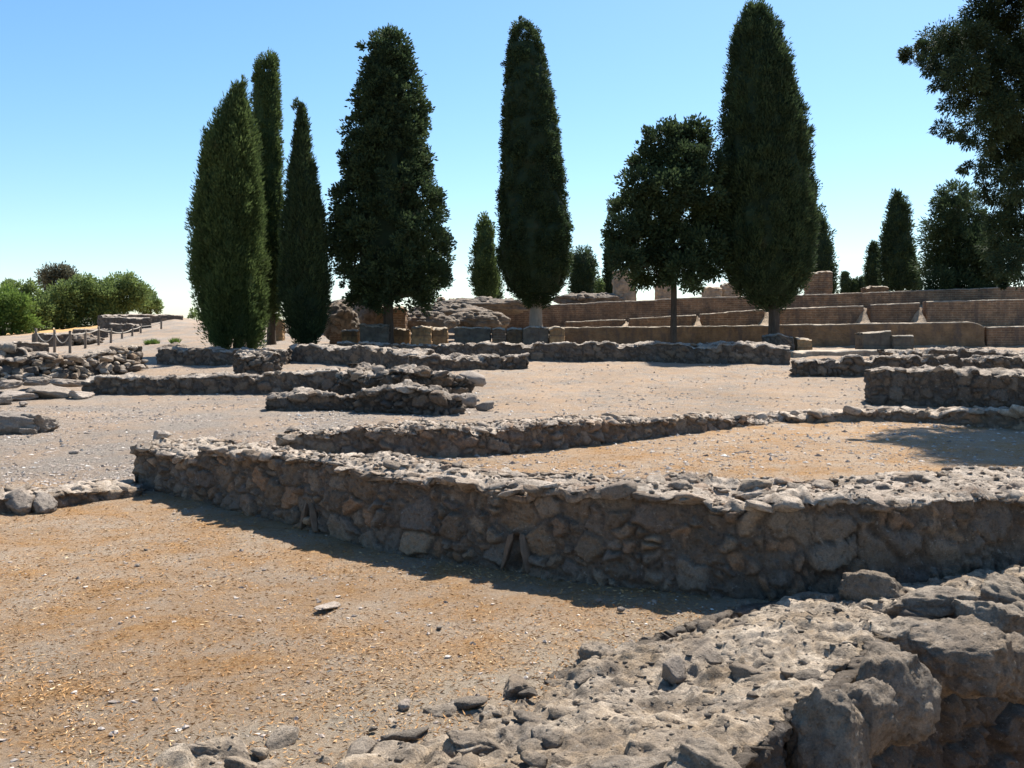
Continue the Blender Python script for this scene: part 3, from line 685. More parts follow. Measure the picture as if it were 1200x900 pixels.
st = [(413, 483, 459), (470, 485, 452), (520, 487, 460), (545, 485, 464)]
wall('collapsed_wall', 'broken front course of the collapsed ruin in the middle, nearest the viewer', st, .45, .03, 'rubble_far', 0.135, (.40, .22), 0.153, 34, rocks=22, rock_size=(.08, .2), edge_rocks=8)
st = [(310, 482, 466), (345, 482, 459), (385, 481, 461), (420, 481, 464)]
wall('stone_wall', 'short dark low course lying left of the collapsed ruin', st, .5, .03, 'rubble_far', 0.090, (.5, .2), 0.085, 35, rocks=12, rock_size=(.08, .18))
for k, (px, row, sz, mt, lab) in enumerate([
    (553, 466, (.38, .3, .17), 'pale_rock', 'reddish squared block on top of the right end of the collapsed ruin'),
    (532, 462, (.34, .28, .13), 'pale_rock', 'pale flat-topped block left of the reddish squared block on the collapsed ruin'),
    (510, 483, (.26, .22, .19), 'rock', 'grey squared stone at the front foot of the collapsed ruin'),
    (532, 484, (.25, .2, .14), 'rock', 'small brown stone lying right of the grey squared stone at the ruin foot'),
    (569, 481, (.25, .16, .10), 'rock', 'flat stone lying apart at the right of the collapsed ruin'),
    (548, 478, (.24, .2, .19), 'rock', 'dark stone under the reddish squared block of the ruin')]):
    stone('fallen_block', px, row, sz, 300 + k, lab, 'stone block', 'blocks fallen from the collapsed ruin', mt, 3, .1, boxy=.6, zadd=(.32 if k < 2 else 0), d=(21.0 if k < 2 else None))

# second line of walls, further back
st = [(183, 427, 408), (250, 428, 409), (335, 427, 409)]
wall('stone_wall', 'far low wall in front of the leftmost broad cypress', st, .6, .045, 'rubble_far', 0.075, (.3, .2), 0.085, 41, rocks=26, rock_size=(.06, .16))
st = [(337, 424, 405), (390, 428, 405), (440, 431, 407), (495, 434, 411)]
wall('stone_wall', 'far smooth-faced low wall below the two pointed cypresses, with a pale top', st, .6, .045, 'rubble_far', 0.053, (.34, .2), 0.085, 42, rocks=30, rock_size=(.06, .15))
st = [(492, 437, 419), (540, 435, 417), (585, 433, 416), (619, 432, 415)]
wall('wall_stub', 'short thick wall piece with a ragged right end, before the longest far wall', st, .9, .04, 'rubble_far', 0.090, (.35, .22), 0.102, 43, rocks=30, rock_size=(.08, .2))
st = [(395, ('d', 33.5), 403), (500, ('d', 33.5), 404), (560, 422, 403), (640, 423, 402), (720, 424, 402), (800, 425, 401), (870, 427, 401), (926, 428, 404)]
wall('stone_wall', 'longest far rubble wall stretching below the round tree and the tall cypress', st, .7, .045, 'rubble_far', 0.068, (.34, .22), 0.102, 44, rocks=80, rock_size=(.06, .16))
# right side
st = [(932, 441, 422), (1000, 442, 419), (1060, 443, 418), (1195, 441, 419), (1260, 440, 420)]
wall('stone_wall', 'middle-right rubble wall behind the tallest right-hand wall', st, .8, .035, 'rubble_far', 0.090, (.34, .24), 0.102, 51, rocks=50, rock_size=(.08, .2))
st = [(1040, ('d', 32), 411), (1130, ('d', 32), 409), (1260, ('d', 32), 411)]
wall('stone_wall', 'back right rubble wall half hidden behind two others, near the two-level block', st, .8, .045, 'rubble_far', 0.090, (.34, .24), 0.136, 52, rocks=30, rock_size=(.08, .2))
st = [(1020, 474, 436), (1060, 475, 432), (1130, 477, 431), (1215, 479, 434), (1330, 482, 432)]
wall('stone_wall', 'tallest right-hand rubble wall with a clean squared left end and mortared stones', st, .8, .03, 'rubble_far', 0.068, (.30, .24), 0.102, 53, rocks=30, rock_size=(.08, .2), gapd=.8)
st = [(1012, ('d', 34.5), 390), (1045, ('d', 34.5), 388)]
wall('stone_block', 'taller half of a two-level masonry block on the pale slab at right', st, .9, .05, 'grey_block', .03, (.5, .3), .03, 54, cat='stone block')
st = [(1047, ('d', 34.3), 393.5), (1071, ('d', 34.3), 393.5)]
wall('stone_block', 'lower half of a two-level masonry block on the pale slab at right', st, .9, .05, 'grey_block', .03, (.5, .3), .03, 55, cat='stone block')
st = [(930, ('d', 33.5), 411), (1010, ('d', 33.8), 410), (1075, ('d', 33.8), 410)]
wall('paving_slab', 'thin pale paving slab under the two-level masonry block', st, 1.2, .06, 'pale_column', .02, (.8, .4), .02, 56, cat='slab')
# left bank
st = [(-60, 456, 418), (20, 452, 419), (70, 449, 416), (110, 444, 420), (140, 440, 413), (182, 432, 407)]
wall('rubble_bank', 'sloping bank of loose grey rubble at far left below the rope fence', st, .9, .035, 'rubble_far', .10, (.34, .26), .08, 61, batter=.9, rocks=40, rock_size=(.08, .26), face_rocks=120)
st = [(-80, ('d', 26.5), 406), (0, ('d', 26.5), 405), (30, ('d', 26.8), 410), (62, ('d', 27), 418)]
wall('rubble_bank', 'upper heap of dark boulders at the left edge of the photo, above the rubble bank', st, 1.2, .05, 'rubble_far', .12, (.5, .36), .12, 62, batter=.3, rocks=16, rock_size=(.15, .3), face_rocks=24)
LS = [(20, 468, (.55, .5, .12)), (60, 466, (.62, .45, .16)), (93, 467, (.30, .3, .12)), (-5, 474, (.3, .3, .14)), (45, 456, (.5, .4, .14)), (78, 458, (.4, .3, .12)), (8, 460, (.45, .4, .14)), (104, 464, (.14, .12, .07)), (28, 476, (.16, .14, .07))]
LL = ['wide pale slab lying flat at the left edge below the rubble bank', 'dark thick slab right of the wide pale slab below the bank', 'yellowish flat block at the right end of the fallen slabs', 'grey rounded slab cut by the left edge of the photo below the bank',
      'upper grey slab resting against the foot of the rubble bank', 'small upper slab left of the straight low wall start', 'upper slab at the far left against the bank', 'tiny pale stone at the start of the straight low wall', 'small stone in front of the wide pale slab']
for k, ((px, row, sz), lab) in enumerate(zip(LS, LL)):
    stone('fallen_slab', px, row, sz, 400 + k, lab, 'stone slab', 'slabs fallen at the foot of the bank', 'pale_rock' if k in (0, 2, 7) else 'rock', 4, .15, boxy=.75, tilt=.12, zadd=.12 if 4 <= k <= 6 else 0)
for k, (px, row, sz, lab) in enumerate([(12, 506, (.55, .4, .24), 'large low grey boulder at the left edge in the gravel'), (44, 505, (.34, .3, .2), 'dark boulder with a flat cap right of the large low boulder at left'), (34, 494, (.42, .2, .07), 'thin flat stone lying behind the two boulders at left'), (33, 508, (.16, .12, .08), 'small dark stone in front of the two boulders at left')]):
    stone('boulder', px, row, sz, 430 + k, lab, 'stone', 'boulders in the gravel at left', 'rock', 5, .2, boxy=.65, tilt=.12)

# loose stones near the viewer
NEAR = [(86, 532, (.09, .06, .03), 'flat pale stone lying alone on the grey gravel at left', 'pale_rock'), (22, 600, (.19, .16, .12), 'rounded dark boulder at the left edge on the footing', 'rock'), (50, 598, (.16, .14, .11), 'rounded grey boulder second from the left on the footing', 'rock'),
        (160, 578, (.09, .08, .07), 'dark fist-sized stone at the corner of the main wall', 'rock'), (143, 582, (.09, .08, .06), 'grey stone left of the dark corner stone on the footing', 'rock'),
        (161, 665, (.030, .025, .018), 'small dark pebble alone in the straw at left', 'rock'), (171, 646, (.022, .018, .014), 'smaller pebble beyond the dark pebble in the straw at left', 'rock'),
        (702, 706, (.022, .02, .016), 'leftmost of three pebbles below the main wall shadow', 'rock'), (728, 717, (.028, .025, .02), 'largest and nearest of three pebbles below the main wall shadow', 'rock'), (767, 708, (.024, .022, .018), 'pale rightmost of three pebbles below the main wall shadow', 'pale_rock'),
        (385, 715, (.16, .06, .018), 'flat white stone flush with the straw in the middle of the foreground', 'pale_rock'), (515, 737, (.035, .02, .012), 'thin dark chip on the straw right of the flat white stone', 'rock'),
        (475, 832, (.045, .035, .025), 'whitish stone half buried near the bottom of the photo', 'pale_rock'), (190, 515, (.16, .12, .08), 'pale squared stone on the left end of the main wall', 'pale_rock')]
for k, (px, row, sz, lab, mt) in enumerate(NEAR):
    d = None; z = None
    if k == 13: d = 10.6; z = z_of(517, 10.6)
    stone('loose_stone', px, row, sz, 500 + k, lab, 'stone', None, mt, 4 if sz[0] > .1 else 3, .12, d=d, z=z, boxy=.4)
stone('loose_stone', 788, 797, (.085, .07, .075), 531, 'dark pyramid-shaped stone standing on the foreground wall top', 'stone', None, 'rock', 3, .1, d=4.42, z=z_of(800, 4.42))
stone('loose_stone', 905, 780, (.07, .05, .035), 537, 'small dark wedge stone right of the pyramid-shaped stone', 'stone', None, 'rock', 3, .1, d=4.62, z=z_of(781, 4.62))

# ---- terrace walls of brick at right
xs = [(430, 401), (460, 401)]
def blk(label, x0, x1, d, top, mat, th=.8, name='stone_block', cat='stone block', seed=1, res=.06, **k):
    xm = (x0 + x1) / 2
    return wall(name, label, [(x0, ('d', d), top + 1.5), (x0 * .7 + xm * .3, ('d', d), top), (x1 * .6 + xm * .4, ('d', d), top), (x1, ('d', d), top + 1.2)], th, .045, mat, .05, (.5, .35), .07, seed, .03, depth=k.pop('depth', .3), cat=cat, chop=.06, rocks=4, rock_size=(.05, .1), **k)
brick('terrace_wall', 'lowest terrace wall, long and plastered, with a rounded right end', [(645, ('d', 40), 383.5), (700, ('d', 40), 383), (840, ('d', 40), 382), (1000, ('d', 40), 379), (1100, ('d', 40), 377.5), (1145, ('d', 40), 377), (1154, ('d', 40), 383)], .5, 'plaster', .06, 71, 'terrace wall')
brick('terrace_wall', 'dark recessed wall right of the rounded end of the lowest terrace', [(1157, ('d', 40.0), 383), (1200, ('d', 40.0), 382), (1290, ('d', 40.0), 381)], .5, 'brick_dark', .06, 73, 'terrace wall')
seg2 = [(663, 733, 377, 374), (738, 816, 373.5, 368.5), (822, 896, 368, 362), (915, 1012, 361, 358), (1020, 1078, 357, 354.5), (1086, 1260, 353, 349)]
nm2 = ['lowest-left brick panel of the second terrace, beside the columnar cypress', 'brick panel of the second terrace left of the round tree trunk', 'brick panel of the second terrace between round tree and tall cypress', 'long brick panel of the second terrace right of the tall cypress trunk', 'short dark brick panel between the two pale wedges', 'long rightmost brick panel of the second terrace']
for k, ((a, c_, t0, t1), lab) in enumerate(zip(seg2, nm2)):
    brick('terrace_panel', lab, [(a, ('d', 43), t0), ((a + c_) / 2, ('d', 43), (t0 + t1) / 2), (c_, ('d', 43), t1)], .45, 'brick_dark' if k in (0, 4) else 'brick', .06, 80 + k, 'brick wall', 'brick panels of the second terrace')
W1 = [(p, ('d', d), r) for p, d, r in W1P]
brick('terrace_wall', 'uppermost long red brick wall running to the right edge below the sky', W1, .5, 'brick', .07, 72, 'terrace wall', top_amp=.02)
# wedges added in the second terrace gaps, sloped to catch sun like lit reveals
for k, (x0, x1, r0, r1, lab) in enumerate([(728, 737, 376, 384, 'smallest added pale wedge, leftmost gap of the second terrace'), (813, 823, 370, 384, 'added pale wedge left of the tall cypress trunk, behind the round tree'), (893, 904, 365, 381, 'added pale wedge just behind the tall cypress trunk'), (1009, 1021, 359, 380, 'large added pale wedge left of the short dark panel'), (1075, 1087, 357, 379, 'large added pale wedge right of the short dark panel')]):
    d0 = 42.2
    a0, a1, a2 = at(x0, r1, d0), at(x1, r1, d0), at(x1, r0, 43.2); a3 = at(x0, r1, 43.2); a4 = at(x1, r1, 43.2)
    b = Buf(); nu = 14
    uu, vv = np.meshgrid(np.linspace(0, 1, nu), np.linspace(0, 1, nu), indexing='ij')
    hgt = np.minimum(vv, 1) * uu ** .8
    S = np.stack([a0[0] + (a1[0] - a0[0]) * uu, d0 + 1.0 * vv, a0[2] + (a2[2] - a0[2]) * hgt], 2).reshape(-1, 3)
    S[:, 2] += .05 * fbm(S * 4, 3, 3)
    i = np.arange(nu * nu).reshape(nu, nu); top = np.stack([i[:-1, :-1], i[1:, :-1], i[1:, 1:], i[:-1, 1:]], 2).reshape(-1, 4)
    S2 = S.copy(); S2[:, 2] = a0[2] - .4
    bd = np.concatenate([i[:, 0], i[-1, 1:], i[-2::-1, -1], i[0, -2:0:-1]]); bn = np.roll(bd, -1)
    side = np.stack([bd, bd + nu * nu, bn + nu * nu, bn], 1)
    b.add(np.concatenate([S, S2]), [top, side, (top + nu * nu)[:, ::-1]], cap=0., stone=.4)
    tag(b.build('sunlit_gap_wedge', M['pale_column'], origin=a0, smooth=False), lab, 'stone wedge', 'wedges added for the sunlit terrace gaps')
# lower blocks left of the terrace
blk('dark grey squared block under the big conical tree trunk', 421, 455, 37.4, 379, 'grey_block', .8, seed=101)
blk('ochre drum-like masonry block right of the big tree trunk', 482, 505, 38.2, 382, 'ochre', .8, seed=102)
blk('small ochre block tucked right of the drum-like block', 506, 524, 38.8, 383, 'ochre', .6, seed=103)
blk('long dark low block between ochre blocks, left of the columnar cypress', 532, 575, 38.4, 383.5, 'grey_block', .7, seed=104)
blk('dark shaded block right of the long low block', 577, 592, 38.2, 383, 'brick_dark', .7, seed=105)
blk('brownish two-course block in front of the columnar cypress trunk', 594, 612, 38.6, 384, 'plaster', .6, seed=106)
blk('grey plinth directly below the columnar cypress trunk', 613, 643, 38.2, 382, 'grey_block', .9, seed=107)
blk('bright ochre squared pillar base right of the grey plinth', 644, 662, 38.0, 383, 'ochre', .8, seed=108)
blk('low ochre block left of the big conical tree trunk', 400, 419, 38.6, 386, 'ochre', .6, seed=109)
blk('low ochre course behind the big tree trunk', 458, 480, 39.2, 385, 'ochre', .6, seed=110)
st = [(893, ('d', 36.2), 393), (915, ('d', 36.0), 391), (931, ('d', 36.2), 394)]
wall('stone_block', 'rounded dark masonry ring around the foot of the tall cypress', st, 1.2, .05, 'rubble_far', .04, (.4, .3), .03, 111, cat='stone block')
st = [(934, ('d', 36.4), 395), (952, ('d', 36.4), 397)]
wall('stone_block', 'small ochre broken block right of the ring at the tall cypress foot', st, .8, .05, 'ochre', .05, (.4, .3), .08, 112, cat='stone block')
# rubble and piers on the central rise
def mound(label, px, row, d, sx, sy, sz, seed, mat='rubble_far', name='rubble_mound'):
    p = at(px, row, d); P, F = ico(5); P = P.copy()
    P = P * (1 + .35 * fbm(P * 1.6 + seed, seed, 4)[:, None]) * np.array([sx, sy, sz])
    F1, F2, ID = worley(P / .30, seed); e = F2 - F1
    P = P * (1 + (.10 * (sst(e, .02, .2) * (.3 + ID) + .6 * fbm(P * 4, seed + 2, 4)) / max(sx, sz))[:, None])
    b = Buf(); b.add(P + p, F, stone=ID, gap=.6 * (1 - sst(e, .03, .15)), cap=.25)
    rg = np.random.default_rng(seed)
    for k in range(int(26 * sx)):
        a_, h_ = rg.uniform(0, 6.28), rg.uniform(.0, 1.) ** .7
        q = p + np.array([math.cos(a_) * sx * math.sqrt(1 - h_ * h_) * .95, math.sin(a_) * sy * math.sqrt(1 - h_ * h_) * .95, sz * h_ * .95]); sz_ = rg.uniform(.08, .24)
        V, Fr = rock(seed * 97 + k, (sz_ * 1.3, sz_, sz_ * .7), 2); b.add(V + q, Fr, stone=rg.random(), gap=0., cap=.4)
    tag(b.build(name, M[mat], origin=p - [0, 0, sz]), label, 'ruin')
mound('rounded lump of rubble core between the pointed cypress and the big tree', 398, 380, 41, .72, .8, .80, 121)
mound('low grey rubble heap behind the big tree, left of its trunk', 420, 366, 48, 1.7, 1.2, .75, 122)
mound('dark lump of masonry core left of the big tree trunk', 436, 372, 43, .65, .7, 1.0, 123)
mound('long collapsed rubble mass right of the big tree trunk', 500, 378, 42.5, 1.3, .9, .45, 124)
mound('rubble mass on the ridge between big tree and small cypress', 525, 366, 47, 1.9, 1.0, .42, 125)
mound('grey rubble crest in front of the small pale-trunked cypress', 566, 359, 50, 2.4, 1.2, .42, 126)
mound('low rubble crest under the small round tree', 690, 352, 53, 2.0, 1.2, .35, 127)
mound('earth and rubble spill left of the uppermost brick wall', 560, 376, 44, 1.4, 1.0, .42, 128)
blk('brown brick pier just right of the big tree trunk', 460, 475, 40.6, 360, 'brick', .8, 'brick_pier', 'brick pier', 131)
blk('plain brown pier just left of the big tree trunk', 441, 453, 41, 357, 'plaster', .8, 'brick_pier', 'brick pier', 132)
blk('small brick pillar alone on the skyline left of the small cypress', 526, 535, 50, 349.5, 'brick', .5, 'brick_pier', 'brick pier', 133)
blk('little brick pillar on the skyline next to the big tree crown', 511, 521, 50, 348, 'brick', .5, 'brick_pier', 'brick pier', 134)
blk('brick stump on the skyline left of the columnar cypress', 590, 602, 52, 348, 'brick', .6, 'brick_pier', 'brick pier', 135)
blk('broad brick pier on the upper wall right of the tall cypress', 949, 976, 48.5, 318, 'brick', 1.0, 'brick_pier', 'brick pier', 136)
blk('small pale stone cube on the upper wall left of the slim cypress', 1016, 1042, 47.5, 335, 'plaster', .8, 'stone_block', 'stone block', 137)
blk('thin brown pier between the slender and the pointed cypress', 317, 331, 43, 373, 'ochre', .6, 'brick_pier', 'brick pier', 138)
blk('dark shaded pier left of the rounded lump of rubble core', 386, 399, 40.2, 376, 'brick_dark', .7, 'brick_pier', 'brick pier', 139)
for k, (x0, x1, d, top, lab) in enumerate([(720, 746, 53, 316, 'tallest pale plastered pillar, left behind the round tree'), (770, 788, 54, 331, 'middle pale plastered pillar behind the round tree trunk'), (826, 846, 53, 335, 'lower pale pillar between the round tree and tall cypress'), (848, 868, 53.5, 331, 'pale gabled pillar half hidden by the tall cypress')]):
    blk(lab, x0, x1, d, top, 'pale_column', 1.0, 'plaster_pillar', 'pillar', 141 + k)

# ---- left hill: low walls, fence
for k, (s_, th, lab) in enumerate([
    ([(121, ('d', 58), 369), (160, ('d', 60), 368), (215, ('d', 63), 369)], .6, 'topmost low stone wall on the left hill, on the skyline'),
    ([(120, ('d', 55), 371), (177, ('d', 56), 372.5)], .7, 'thick low stone wall on the left hill just below the skyline wall'),
    ([(128, ('d', 53), 379), (163, ('d', 53.5), 379.5)], .5, 'low dark wall piece behind the middle of the fence'),
    ([(87, ('d', 50), 386), (127, ('d', 51), 385)], .5, 'long flat wall piece behind the left half of the fence'),
    ([(52, ('d', 44), 391), (86, ('d', 45), 391)], 1.5, 'squat dark wall corner behind the left fence posts'),
    ([(4, ('d', 38), 402), (57, ('d', 39), 401)], .5, 'low wall at the far left below the fence')]):
    wall('stone_wall', lab, s_, th, .06, 'rubble_far', .04, (.34, .2), .05, 151 + k, rocks=8, rock_size=(.06, .14), depth=.5)
mound('grey rubble spill right of the squat wall corner, behind the fence', 98, 399, 46, .8, .7, .32, 161)
mound('dark low rubble heap left of the broad cypress', 206, 414, 40, .75, .6, .38, 162, 'rubble_far')
FP = [(42, 386, 411), (64, 387, 413), (82, 388, 414), (100, 387, 408), (115.5, 383, 405), (130, 385, 402), (143, 387, 397), (155, 383, 394), (165, 380, 390), (189, 376, 386)]
FP = [(54 * .78, 385, 413)] + FP[1:]
fr = empty('rope_fence', G(60, 412), 'wooden post and rope fence climbing the left hill path', 'fence')
tops = []
for k, (px, tr, br) in enumerate(FP):
    p = G(px, br); d = p[1]; h = z_of(tr, d) - p[2]; tops.append(p + [0, 0, h])
    b = Buf(); V, F = tube([p - [0, 0, .3], p + [0, 0, h]], [.062, .055], 8, k, .05); b.add(V, F); b.build('post', M['wood'], fr)
    b = Buf(); V, F = rock(k, (.075, .075, .03), 2, .05); b.add(V + p + [0, 0, h], F, stone=.5); b.build('post_cap', M['wood'], fr)
for k in range(len(tops) - 1):
    a, c_ = tops[k] - [0, 0, .12], tops[k + 1] - [0, 0, .12]; s_ = np.linspace(0, 1, 9)
    sag = (.40 if k < 2 else .04)
    P = a[None] * (1 - s_[:, None]) + c_[None] * s_[:, None]; P[:, 2] -= sag * 4 * s_ * (1 - s_)
    b = Buf(); V, F = tube(P, [.021] * 9, 6, k, .02); b.add(V, F); b.build('rope', M['rope'], fr)

# ---- trees
tree('cypress', 'broad ragged olive-green cypress, leftmost of the tall trees', 'cypress',
     [(104, 276, 283), (125, 265, 290), (150, 250, 297), (175, 236, 302), (200, 234, 302), (250, 227, 306), (300, 227, 309), (340, 229, 310), (375, 234, 308), (395, 243, 307), (406, 258, 300)], 36, 280, 12, 'leaf_cyp', 1,
     1900, 66, .23, .16, .042, up=1.3, core=.78, lump=.36, squash=2.2, inner=.22)
tree('cypress', 'slender column-like cypress with a blunt top, standing behind the broad one', 'cypress',
     [(65, 306, 320), (75, 300, 325), (110, 297, 327), (160, 296, 328), (220, 298, 330), (300, 300, 331), (360, 306, 330), (378, 311, 326)], 40, 318, 9, 'leaf_cyp', 2,
     1000, 56, .15, .13, .040, up=1.0, core=.88, lump=.12, squash=1.6, inner=.12)
tree('cypress', 'sharply pointed dark cypress between the slender one and the big tree', 'cypress',
     [(126, 353, 356), (150, 348, 360), (180, 343, 364), (220, 337, 372), (270, 332, 380), (320, 330, 384), (360, 331, 384), (385, 338, 379), (402, 350, 368)], 36, 358, 9, 'leaf_dark', 3,
     1300, 60, .18, .16, .040, up=1.4, core=.80, lump=.26, squash=2.2, inner=.18)
tree('cypress', 'big conical tree with an open lumpy crown showing specks of sky', 'cypress',
     [(38, 452, 466), (50, 434, 480), (75, 418, 486), (110, 410, 496), (150, 405, 500), (200, 397, 509), (250, 389, 524), (300, 388, 532), (330, 390, 531), (350, 403, 522), (360, 425, 505)], 38, 455, 11, 'leaf_dark', 4,
     2300, 46, .24, .14, .075, up=.5, core=.52, lump=.30, squash=.9, limbs=6, spread=1.0, boughs=(210, .52))
tree('cypress', 'smooth columnar cypress with a round top and pale bare trunk in the centre', 'cypress',
     [(28, 609, 621), (36, 600, 630), (60, 595, 636), (100, 590, 645), (160, 588, 656), (220, 586, 661), (270, 584, 667), (300, 584, 668), (325, 590, 664), (345, 603, 652), (358, 618, 640)], 40.9, 628, 13, 'leaf_dark', 5,
     2600, 58, .17, .10, .046, 'pale_bark', up=.4, core=.90, lump=.14, squash=1.1, inner=.10, base_row=386)
tree('cypress', 'tallest and broadest cypress, right of the round tree', 'cypress',
     [(8, 879, 893), (25, 867, 906), (45, 860, 915), (90, 852, 932), (140, 847, 943), (200, 843, 951), (270, 842, 953), (310, 845, 950), (335, 860, 941), (352, 880, 925), (362, 896, 914)], 38, 907, 12, 'leaf_dark', 7,
     2900, 60, .21, .15, .042, up=1.1, core=.82, lump=.30, squash=1.6, inner=.15)
SM = [('small cypress with a pale trunk on the far rubble ridge', 'cypress', [(255, 565, 570), (270, 559, 576), (300, 553, 582), (325, 551, 584), (345, 555, 582), (352, 562, 577)], 55, 568, 6, 'leaf_cyp', 260, .26),
      ('low dark cypress peeking out behind the small ridge cypress', 'cypress', [(318, 576, 582), (335, 570, 586), (352, 570, 587)], 60, 579, 5, 'leaf_dark', 70, .26),
      ('small round tree right of the columnar cypress on the skyline', 'tree', [(294, 674, 692), (303, 667, 699), (325, 665, 700), (345, 668, 698), (352, 674, 692)], 58, 684, 6, 'leaf_dark', 170, .35),
      ('thin dark cypress half hidden at the left of the round tree', 'cypress', [(282, 711, 716), (300, 708, 720), (335, 708, 722), (350, 710, 720)], 58, 714, 5, 'leaf_dark', 110, .25),
      ('pointed cypress behind the right side of the tallest cypress', 'cypress', [(245, 956, 962), (265, 947, 970), (300, 944, 977), (330, 944, 981), (344, 947, 980)], 56, 962, 6, 'leaf_dark', 260, .28),
      ('slim tall cypress alone on the skyline right of the brick pier', 'cypress', [(229, 1048, 1055), (245, 1040, 1063), (280, 1034, 1069), (310, 1033, 1073), (335, 1034, 1075), (342, 1037, 1073)], 56, 1053, 7, 'leaf_dark', 420, .26),
      ('narrow short cypress touching the left of the slim tall one', 'cypress', [(287, 1020, 1026), (300, 1016, 1031), (325, 1014, 1033), (342, 1016, 1032)], 60, 1023, 5, 'leaf_dark', 130, .25),
      ('tiny shrub-like cypress at the right foot of the slim tall one', 'cypress', [(320, 1074, 1077), (330, 1071, 1079), (342, 1071, 1080)], 60, 1075, 4, 'leaf_dark', 40, .2),
      ('leftmost and tallest of three tiny distant cypresses', 'cypress', [(321, 988, 992), (330, 985, 996), (346, 985, 997)], 75, 990, 4, 'leaf_dark', 80, .22),
      ('shortest middle one of three tiny distant cypresses', 'cypress', [(329, 1001, 1003), (336, 997, 1006), (346, 997, 1007)], 75, 1002, 4, 'leaf_dark', 60, .22),
      ('rightmost of three tiny distant cypresses', 'cypress', [(326, 1009, 1012), (334, 1005, 1016), (346, 1005, 1016)], 75, 1011, 4, 'leaf_dark', 60, .22),
      ('pale green bush between the small round tree and the thin cypress', 'bush', [(330, 698, 707), (340, 695, 712), (352, 695, 712)], 62, 704, 4, 'leaf_bush', 60, .3),
      ('leafy branch top showing behind the tallest cypress on its right', 'tree', [(208, 944, 953), (220, 940, 960), (235, 942, 958), (260, 944, 955), (345, 944, 955)], 62, 950, 5, 'leaf_near', 150, .35)]
for k, (lab, cat, prof, d, bx, tw, mt, n, cr) in enumerate(SM):
    nm = {'cypress': 'cypress', 'tree': 'round_tree', 'bush': 'bush'}[cat]
    tree(nm, lab, cat, prof, d, bx, tw, mt, 20 + k, int(n * 1.2), 44, cr, .18, .06, 'pale_bark' if k == 0 else 'bark', up=.9 if cat == 'cypress' else .3, core=.8, lump=.16, squash=1.4 if cat == 'cypress' else 1., inner=.25)

def blob_tree(name, label, cat, blobs, d, base, trunk_pts, trunk_r, mat, seed, per, cr, l, w, n_per=14, up=.2, dvar=1.2, group=None, yoff=None, branches=True, droop=0.):
    """crown given as branch masses (px, row, radius in px)"""
    rg = np.random.default_rng(seed); root = empty(name, base, label, cat, group); b = Buf(); tb = Buf()
    tp = np.array(trunk_pts, float); V, F = tube(tp, np.linspace(trunk_r, trunk_r * .35, len(tp)), 12, seed); tb.add(V, F)
    for (px, row, r) in blobs:
        dd = d + rg.uniform(-dvar, dvar); c = at(px, row, dd); R_ = r / FPX * dd
        n = max(int(n_per * (R_ / .5) ** 2), 5)
        u = rg.normal(size=(n, 3)); u /= np.linalg.norm(u, axis=1, keepdims=True)
        cen = c + u * (R_ * rg.uniform(.35, .95, (n, 1))) * np.array([1, 1.1, .85])
        out = u + np.array([0, 0, droop])
        clumps(b, cen, out, per, np.minimum(cr, R_ * .55) * rg.uniform(.7, 1.3, n), l, w, rg, up=up)
        if branches:
            j = np.argmin(np.abs(tp[:, 2] - (c[2] - .4))); s0 = tp[j]
            m = (s0 + c) / 2 + [0, 0, .15]
            V, F = tube([s0, m, c], [trunk_r * .14, trunk_r * .09, .015], 6, seed); tb.add(V, F)
    b.build('crown', M[mat], root, smooth=False); tb.build('trunk', M['bark'], root)
    return root
FB = [(778, 164, 20), (812, 163, 22), (758, 188, 19), (795, 192, 27), (828, 192, 20), (748, 214, 17), (783, 224, 29), (824, 222, 23), (738, 246, 19), (768, 255, 27), (806, 255, 29), (836, 252, 17), (728, 272, 16), (755, 285, 25), (790, 290, 29), (826, 288, 22),
      (731, 303, 18), (764, 315, 22), (802, 316, 23), (834, 310, 16), (752, 326, 11), (812, 330, 11), (842, 272, 12), (843, 212, 8), (760, 158, 8), (795, 152, 9), (722, 290, 10), (740, 232, 9)]
p = Gd(789, 38)
blob_tree('round_tree', 'round clumpy dark tree with a visible bare trunk, left of the tallest cypress', 'tree', FB, 38, p, [p - [0, 0, .3], p + [0, 0, .2], at(790, 335, 38), at(788, 270, 38), at(792, 190, 38)], .17, 'leaf_dark', 6, 58, .25, .15, .075, 26, .45, 1.3)
